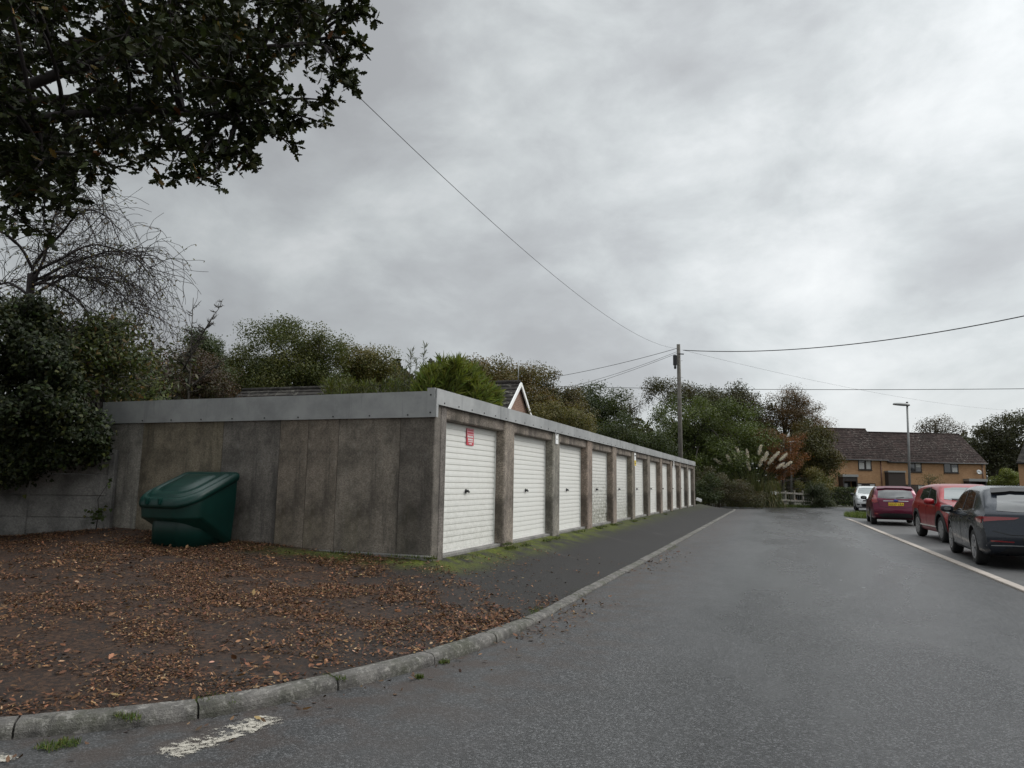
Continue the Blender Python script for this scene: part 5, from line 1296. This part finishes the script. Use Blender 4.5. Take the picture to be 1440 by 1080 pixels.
# ---- dark grey hatchback, seen from behind at the right edge
GOLF = dict(L=4.28, W=1.79, wr=.325, axles=(-1.33, 1.30), spokes=5, tumble=.34, bulge_r=.12, bulge_f=.25,
    top=[(-2.14,.98),(-1.95,1.10),(-1.62,1.36),(-1.48,1.415),(-1.0,1.455),(-.2,1.478),(.3,1.45),(.62,1.36),(1.18,1.03),(1.5,.965),(1.9,.86),(2.14,.70)],
    belt=[(-2.14,.93),(-1.4,.985),(-.4,.955),(.8,.915),(1.25,.90),(1.9,.80),(2.14,.62)],
    plan=[(-2.14,.90),(-1.95,.955),(-1.4,1.0),(.9,1.0),(1.5,.985),(1.95,.90),(2.14,.78)],
    bot=[(-2.14,.30),(-1.9,.22),(-1.4,.19),(1.5,.18),(1.95,.19),(2.14,.24)],
    rear=[(.2,.10),(.34,.03),(.50,.0),(.66,.012),(.74,.07),(.82,.085),(.95,.10),(1.0,.14),(1.34,.46),(1.40,.54),(1.5,.7)],
    front=[(.15,.08),(.3,.02),(.5,.0),(.7,.05),(.8,.2),(.95,.5)])
gp = m_paint('dark_grey_paint', (.015,.020,.029), .25, .26)
g = Car(GOLF, 'parked_car', 'dark grey hatchback parked nearest at the right edge, seen from behind', (4.26, 17.25, .022), R(-2.6), gp)
g.both('side_window', [(.92,.945),(.3,.955),(-.55,.985),(-1.18,1.03)], [(.88,.985),(.42,1.30),(-.45,1.385),(-1.05,1.33)], M['glass'], nu=20)
for f in 'LR':
    g.strip('window_pillar', f, [(-.15,.96),(-.20,1.38)], .07, M['black'], .010)
    g.strip('window_trim', f, [(1.0,.925),(.3,.94),(-.55,.965),(-1.25,1.015)], .018, M['chrome'], .009)
    for ln in ([(.86,.25),(.93,.6),(.93,.92)], [(-.14,.25),(-.15,.93)], [(-1.02,.62),(-1.00,.95)]): g.strip('door_seam', f, ln, .010, M['dark'], .0025)
    g.strip('sill_trim', f, [(.95,.235),(-.95,.235)], .07, M['black'], .006)
    for yy in (-.02, -.98): g.patch('door_handle', f, [(yy+.02,.815),(yy-.2,.825)], [(yy+.02,.845),(yy-.2,.855)], gp, .022, .03, 6, 2)
g.patch('rear_window', 'B', [(-.60,1.015),(-.3,.995),(.3,.995),(.60,1.015)], [(-.515,1.285),(-.3,1.305),(.3,1.305),(.515,1.285)], M['glass'], .006, .03, 20, 10)
g.patch('spoiler', 'B', [(-.60,1.30),(-.3,1.33),(.3,1.33),(.60,1.30)], [(-.58,1.385),(-.3,1.40),(.3,1.40),(.58,1.385)], M['black'], .05, .09, 16, 3)
for sd in (-1, 1):
    g.patch('tail_light', 'B', [(sd*.845,.815),(sd*.62,.845),(sd*.36,.868)], [(sd*.845,.905),(sd*.62,.912),(sd*.28,.905)], M['red_lens'], .010, .04, 14, 4)
    g.patch('reflector', 'B', [(sd*.74,.475),(sd*.40,.47)], [(sd*.74,.50),(sd*.40,.49)], M['red_lens'], .004, .02, 10, 1)
for f in 'LR': g.patch('tail_light', f, [(-1.66,.845),(-1.85,.805),(-2.0,.79)], [(-1.70,.875),(-1.85,.905),(-2.0,.915)], M['red_lens'], .010, .04, 10, 4)
g.strip('tailgate_seam', 'B', [(-.70,.66),(-.45,.60),(.45,.60),(.70,.66)], .012, M['dark'], .003)
g.patch('diffuser', 'B', [(-.62,.27),(0,.265),(.62,.27)], [(-.50,.37),(-.3,.395),(.3,.395),(.50,.37)], M['black'], .010, .03, 16, 3)
g.patch('bumper_trim', 'B', [(-.80,.395),(-.45,.41),(.45,.41),(.80,.395)], [(-.80,.41),(-.45,.425),(.45,.425),(.80,.41)], M['grey_metal'], .008, .02, 20, 1)
g.mirror(.80, .945, gp, 1.0); g.plate('B', .52, 'HJ21 VWK', M['plate_y'])
p_, _ = g.hit(0, .86, 'B'); MB().lathe([(0,-.005),(.052,-.005),(.055,.004),(.045,.012),(0,.012)], 20, 'z', Matrix.Translation((0,p_.y-.004,.86)) @ Matrix.Rotation(R(90), 4, 'X')).build('badge', M['chrome'], g.root)
# ---- red crossover facing the camera
CROSS = dict(L=4.28, W=1.765, wr=.335, axles=(-1.27, 1.30), spokes=10, tumble=.34, bulge_r=.12, bulge_f=.26,
    top=[(-2.14,1.05),(-1.95,1.16),(-1.6,1.40),(-1.4,1.475),(-.8,1.53),(-.1,1.545),(.35,1.50),(.66,1.40),(1.12,1.10),(1.45,1.05),(1.85,.97),(2.14,.80)],
    belt=[(-2.14,1.0),(-1.4,1.06),(-.4,1.02),(.8,.985),(1.25,.985),(1.85,.91),(2.14,.74)],
    plan=[(-2.14,.90),(-1.95,.955),(-1.4,1.0),(.9,1.0),(1.5,.99),(1.95,.91),(2.14,.80)],
    bot=[(-2.14,.34),(-1.9,.26),(-1.4,.22),(1.5,.21),(1.95,.22),(2.14,.28)],
    rear=[(.25,.10),(.45,.0),(.7,.02),(.95,.10),(1.05,.16),(1.40,.50),(1.5,.7)],
    front=[(.2,.10),(.35,.02),(.55,.0),(.74,.03),(.85,.12),(.95,.3),(1.0,.5)])
cp = m_paint('bright_red_paint', (.27,.007,.012), .2, .30)
x_ = Car(CROSS, 'parked_car', 'bright red crossover facing the camera between the grey and the maroon cars', (4.64, 23.3, .022), R(180+3.2), cp)
x_.both('side_window', [(.86,1.01),(.3,1.03),(-.55,1.06),(-1.05,1.12)], [(.82,1.05),(.46,1.35),(-.35,1.44),(-.95,1.38)], M['glass'], nu=20)
for f in 'LR':
    x_.strip('window_pillar', f, [(-.12,1.03),(-.16,1.44)], .07, M['black'], .010)
    for ln in ([(.90,.3),(.95,.7),(.93,1.0)], [(-.10,.3),(-.10,1.02)], [(-.98,.68),(-.92,1.05)]): x_.strip('door_seam', f, ln, .010, M['dark'], .0025)
    x_.strip('sill_cladding', f, [(.90,.28),(-.88,.28)], .15, M['black'], .014)
    x_.strip('sill_trim', f, [(.88,.385),(-.86,.385)], .035, M['chrome'], .016)
    for yc in (-1.27, 1.30):
        arc = [(yc+cos(R(a))*.435, .35+sin(R(a))*.435) for a in range(-12, 193, 12)]; x_.strip('arch_cladding', f, arc, .09, M['black'], .014)
    for yy in (.05, -.85): x_.patch('door_handle', f, [(yy+.02,.90),(yy-.2,.91)], [(yy+.02,.93),(yy-.2,.94)], cp, .024, .03, 6, 2)
    x_.patch('headlight', f, [(1.78,.80),(1.95,.765),(2.06,.745)], [(1.66,.865),(1.9,.875),(2.04,.85)], M['clear_lens'], .010, .04, 10, 4)
x_.patch('windscreen', 'F', [(-.68,1.12),(-.3,1.085),(.3,1.085),(.68,1.12)], [(-.56,1.41),(-.3,1.44),(.3,1.44),(.56,1.41)], M['screen'], .006, .03, 20, 10)
for sd in (-1, 1):
    x_.patch('headlight', 'F', [(sd*.80,.76),(sd*.62,.735),(sd*.42,.725)], [(sd*.80,.865),(sd*.62,.84),(sd*.44,.785)], M['clear_lens'], .010, .04, 12, 4)
    x_.patch('fog_light', 'F', [(sd*.72,.42),(sd*.58,.42)], [(sd*.72,.50),(sd*.58,.49)], M['black'], .006, .03, 6, 3)
x_.patch('grille', 'F', [(-.38,.52),(0,.48),(.38,.52)], [(-.46,.74),(0,.76),(.46,.74)], M['black'], .008, .03, 16, 5)
x_.strip('grille_trim', 'F', [(-.50,.73),(-.36,.53),(0,.49),(.36,.53),(.50,.73)], .025, M['chrome'], .014)
x_.patch('lower_intake', 'F', [(-.62,.28),(0,.27),(.62,.28)], [(-.60,.39),(0,.385),(.60,.39)], M['black'], .008, .03, 16, 3)
x_.strip('wiper', 'F', [(-.62,1.13),(-.05,1.105)], .02, M['black'], .022); x_.strip('wiper', 'F', [(-.02,1.10),(.5,1.12)], .02, M['black'], .022)
x_.mirror(.74, 1.02, cp, 1.1); x_.plate('F', .56, 'HV17 KRX', M['plate_w'])
# ---- maroon small hatchback, seen from behind
FIE = dict(L=3.95, W=1.722, wr=.305, axles=(-1.22, 1.27), spokes=7, tumble=.36, bulge_r=.13, bulge_f=.26,
    top=[(-1.975,1.02),(-1.85,1.14),(-1.60,1.36),(-1.46,1.425),(-1.0,1.465),(-.3,1.482),(.2,1.45),(.55,1.34),(1.12,1.02),(1.4,.95),(1.75,.84),(1.975,.68)],
    belt=[(-1.975,.98),(-1.3,1.01),(-.4,.975),(.8,.925),(1.2,.90),(1.75,.79),(1.975,.60)],
    plan=[(-1.975,.88),(-1.8,.945),(-1.3,1.0),(.9,1.0),(1.4,.98),(1.8,.89),(1.975,.77)],
    bot=[(-1.975,.30),(-1.75,.23),(-1.3,.19),(1.4,.18),(1.8,.19),(1.975,.24)],
    rear=[(.2,.10),(.34,.03),(.50,.0),(.64,.02),(.70,.06),(.90,.09),(1.02,.13),(1.32,.36),(1.40,.42),(1.5,.6)],
    front=[(.15,.08),(.3,.02),(.5,.0),(.7,.06),(.8,.22),(.95,.5)])
fp = m_paint('maroon_paint', (.105,.008,.028), .5, .30)
f_ = Car(FIE, 'parked_car', 'maroon small hatchback seen from behind with yellow number plate', (4.04, 32.65, .022), R(-2.5), fp)
f_.both('side_window', [(.86,.955),(.3,.975),(-.55,1.02),(-1.15,1.09)], [(.82,.99),(.42,1.29),(-.35,1.39),(-1.05,1.34)], M['glass'], nu=20)
for f in 'LR':
    f_.strip('window_pillar', f, [(-.18,.98),(-.22,1.385)], .07, M['black'], .010)
    for ln in ([(.84,.25),(.90,.6),(.90,.93)], [(-.17,.25),(-.18,.96)]): f_.strip('door_seam', f, ln, .010, M['dark'], .0025)
    f_.patch('tail_light', f, [(-1.78,.86),(-1.92,.84)], [(-1.52,1.14),(-1.66,1.15)], M['red_lens'], .012, .04, 6, 8)
f_.patch('rear_window', 'B', [(-.60,1.035),(-.3,1.005),(.3,1.005),(.60,1.035)], [(-.56,1.29),(-.3,1.325),(.3,1.325),(.56,1.29)], M['glass'], .006, .03, 20, 10)
f_.patch('spoiler', 'B', [(-.60,1.335),(-.3,1.355),(.3,1.355),(.60,1.335)], [(-.57,1.40),(-.3,1.425),(.3,1.425),(.57,1.40)], fp, .06, .10, 16, 3)
for sd in (-1, 1):
    f_.patch('tail_light', 'B', [(sd*.80,.845),(sd*.70,.835),(sd*.60,.87)], [(sd*.74,1.16),(sd*.70,1.14),(sd*.655,1.10)], M['red_lens'], .012, .04, 8, 8)
    f_.patch('reflector', 'B', [(sd*.74,.42),(sd*.62,.41)], [(sd*.74,.47),(sd*.62,.45)], M['red_lens'], .008, .02, 6, 2)
f_.strip('chrome_bar', 'B', [(-.42,.915),(-.08,.92)], .022, M['chrome'], .014); f_.strip('chrome_bar', 'B', [(.08,.92),(.42,.915)], .022, M['chrome'], .014)
p_, _ = f_.hit(0, .93, 'B'); MB().lathe([(0,-.005),(.055,-.005),(.06,.004),(.05,.012),(0,.012)], 20, 'z', Matrix.Translation((0,p_.y-.006,.93)) @ Matrix.Rotation(R(90), 4, 'X') @ Matrix.Diagonal((1.35,.75,1,1))).build('badge', M['blue'], f_.root)
f_.strip('rear_wiper', 'B', [(.02,1.03),(.28,1.06)], .022, M['black'], .016)
f_.strip('tailgate_seam', 'B', [(-.62,.98),(-.56,.72),(-.3,.665),(.3,.665),(.56,.72),(.62,.98)], .012, M['dark'], .003)
f_.patch('bumper_trim', 'B', [(-.50,.30),(0,.29),(.50,.30)], [(-.62,.40),(-.4,.46),(.4,.46),(.62,.40)], M['black'], .010, .03, 16, 4)
f_.mirror(.78, .97, M['black'], .95); f_.plate('B', .80, 'HG59 LRA', M['plate_y'])
# ---- silver car facing the camera beyond the grass island
SIL = dict(FIE); SIL.update(L=3.94, W=1.73, top=[(-1.97,1.02),(-1.85,1.14),(-1.60,1.40),(-1.46,1.46),(-1.0,1.51),(-.3,1.525),(.25,1.49),(.62,1.36),(1.15,1.06),(1.4,1.0),(1.72,.90),(1.97,.72)], spokes=6)
sp = m_paint('silver_paint', (.60,.61,.61), .25, .30)
ps = at_z(1213, 719.5); s4 = Car(SIL, 'parked_car', 'silver white hatchback facing the camera beyond the grass island', (5.0, 50.5, .022), R(180-3), sp)
s4.both('side_window', [(.86,.955),(.3,.975),(-.55,1.02),(-1.15,1.09)], [(.82,.99),(.42,1.29),(-.35,1.41),(-1.05,1.36)], M['glass'], nu=20)
s4.patch('windscreen', 'F', [(-.66,1.09),(-.3,1.055),(.3,1.055),(.66,1.09)], [(-.55,1.38),(-.3,1.42),(.3,1.42),(.55,1.38)], M['screen'], .006, .03, 20, 10)
for sd in (-1, 1):
    s4.patch('headlight', 'F', [(sd*.78,.68),(sd*.60,.66),(sd*.44,.65)], [(sd*.76,.83),(sd*.62,.80),(sd*.46,.72)], M['clear_lens'], .010, .04, 10, 4)
    s4.patch('fog_light', 'F', [(sd*.74,.36),(sd*.58,.36)], [(sd*.74,.45),(sd*.60,.44)], M['black'], .008, .03, 6, 3)
s4.patch('grille', 'F', [(-.44,.60),(0,.58),(.44,.60)], [(-.40,.68),(0,.70),(.40,.68)], M['black'], .008, .03, 14, 3)
s4.patch('lower_intake', 'F', [(-.48,.28),(0,.27),(.48,.28)], [(-.52,.44),(0,.45),(.52,.44)], M['black'], .008, .03, 14, 4)
s4.strip('bumper_trim', 'F', [(-.75,.265),(0,.25),(.75,.265)], .03, M['chrome'], .012); s4.mirror(.78, .98, M['black'], .95); s4.plate('F', .50, 'HN13 OZC', M['plate_w'])
# ---- second red car, mostly hidden behind the crossover
RED2 = dict(FIE); rp = m_paint('dull_red_paint', (.19,.02,.02), .3, .34)
r2 = Car(RED2, 'parked_car', 'dull red car showing only its roof between the maroon hatchback and the crossover', (7.1, 40.4, .022), R(178), rp)
r2.both('side_window', [(.86,.955),(.3,.975),(-.55,1.02),(-1.15,1.09)], [(.82,.99),(.42,1.29),(-.35,1.39),(-1.05,1.34)], M['glass'], nu=20)
r2.patch('windscreen', 'F', [(-.66,1.06),(-.3,1.025),(.3,1.025),(.66,1.06)], [(-.55,1.34),(-.3,1.38),(.3,1.38),(.55,1.34)], M['screen'], .006, .03, 20, 10)
for sd in (-1, 1): r2.patch('headlight', 'F', [(sd*.78,.68),(sd*.60,.66),(sd*.44,.65)], [(sd*.76,.83),(sd*.62,.80),(sd*.46,.72)], M['clear_lens'], .010, .04, 10, 4)
r2.patch('grille', 'F', [(-.44,.56),(0,.54),(.44,.56)], [(-.40,.66),(0,.68),(.40,.66)], M['black'], .008, .03, 14, 3); r2.mirror(.78, .97, rp, .95)
# ---
SKX, SKY_, SKS, UPG, SUNG, EXPO = 2.2, 13.5, 0.1, 2.4, 1.3, 0.06

# ================================================================== SKY AND LIGHT
SUN_EL, SUN_AZ = R(38), R(62)          # azimuth measured from +Y towards +X
wd = bpy.data.worlds.new('World'); scene.world = wd; wd.use_nodes = True
t = wd.node_tree; bg = t.nodes['Background']; L = t.links
class W_(NT):
    def __init__(s): s.t = t
k = W_()
sky = t.nodes.new('ShaderNodeTexSky'); sky.sky_type = 'NISHITA'; sky.sun_disc = False; sky.sun_elevation = SUN_EL; sky.sun_rotation = SUN_AZ
sky.air_density = 1.0; sky.dust_density = 2.0
d = k.n('ShaderNodeTexCoord').outputs['Generated']; x, y, z = k.sep(d)[:3]
den = k.m('ADD', k.m('MAXIMUM', z, 0.0), .30)
cb = k.n('ShaderNodeCombineXYZ'); k.set(cb.inputs[0], k.m('DIVIDE', x, den)); k.set(cb.inputs[1], k.m('DIVIDE', y, den))
P = cb.outputs[0]; D3 = k.map(d, (1, 1, 1.75), (SKX, SKY_, .3), (.12, 0, .2))
n1 = k.noise(D3, 2.1, 8, .50, .25)
n2 = k.noise(D3, 5.0, 9, .60, .25)
n3 = k.noise(k.map(P, (1, .6, 1), (1.1, 9.7, 0), (0, 0, -.3)), .5, 5, .5)
v = k.m('ADD', k.m("MULTIPLY", n1, .55), k.m("ADD", k.m("MULTIPLY", n2, .29), k.m("MULTIPLY", n3, .16)))
cl = k.ramp(v, [(.39, (.49,.505,.52)), (.455, (.575,.60,.615)), (.505, (.675,.71,.72)), (.555, (.80,.83,.84)), (.62, (.94,.965,.97))])
hz = k.ramp(z, [(0, 1), (.16, .0)])                      # paler towards the horizon
cl = k.mix(k.m('MULTIPLY', k.sep(hz)[0], .55), cl, (.66,.685,.69))
# sky boosted overhead, out of view, for more light; brighter on the sun's side
up = k.ramp(z, [(.0, 0), (.60, 0), (.92, 1)])
sd = (sin(SUN_AZ)*cos(SUN_EL), cos(SUN_AZ)*cos(SUN_EL), sin(SUN_EL))
dp = k.n('ShaderNodeVectorMath', _operation='DOT_PRODUCT'); k.set(dp.inputs[0], d); dp.inputs[1].default_value = sd
sg = k.m('POWER', k.m('MAXIMUM', dp.outputs['Value'], 0.0), 9.0)
gain = k.m('ADD', 1.0, k.m('ADD', k.m('MULTIPLY', k.sep(up)[0], UPG), k.m('MULTIPLY', sg, SUNG)))
hz_ = (sin(SUN_AZ+.35), cos(SUN_AZ+.35), 0)
dh = k.n('ShaderNodeVectorMath', _operation='DOT_PRODUCT'); k.set(dh.inputs[0], d); dh.inputs[1].default_value = hz_
gain = k.m('MULTIPLY', gain, k.m('SUBTRACT', 1.0, k.m('MULTIPLY', k.m('MAXIMUM', k.m('MULTIPLY', dh.outputs['Value'], -1.0), 0.0), .50)))     # unseen sky dimmed behind the viewer, added to darken the garage end
vm = k.n('ShaderNodeVectorMath', _operation='SCALE'); k.set(vm.inputs[0], cl); k.set(vm.inputs['Scale'], k.m('MULTIPLY', gain, 1/SKS))
mx = k.mix(.93, sky.outputs[0], vm.outputs[0])
L.new(mx, bg.inputs['Color']); bg.inputs['Strength'].default_value = SKS
sl = bpy.data.lights.new('sun', 'SUN'); so = bpy.data.objects.new('sun', sl); COL.objects.link(so)
sl.energy = 1.2; sl.angle = R(28); sl.color = (1, .965, .92)
so.rotation_euler = Vector(sd).to_track_quat('Z', 'Y').to_euler(); so.location = (30, 20, 40)
scene.view_settings.view_transform = 'Standard'; scene.view_settings.look = 'None'; scene.view_settings.exposure = EXPO; scene.view_settings.gamma = 1
scene.view_settings.use_curve_mapping = False
scene.cycles.max_bounces = 6; scene.cycles.transparent_max_bounces = 8; scene.cycles.use_denoising = True
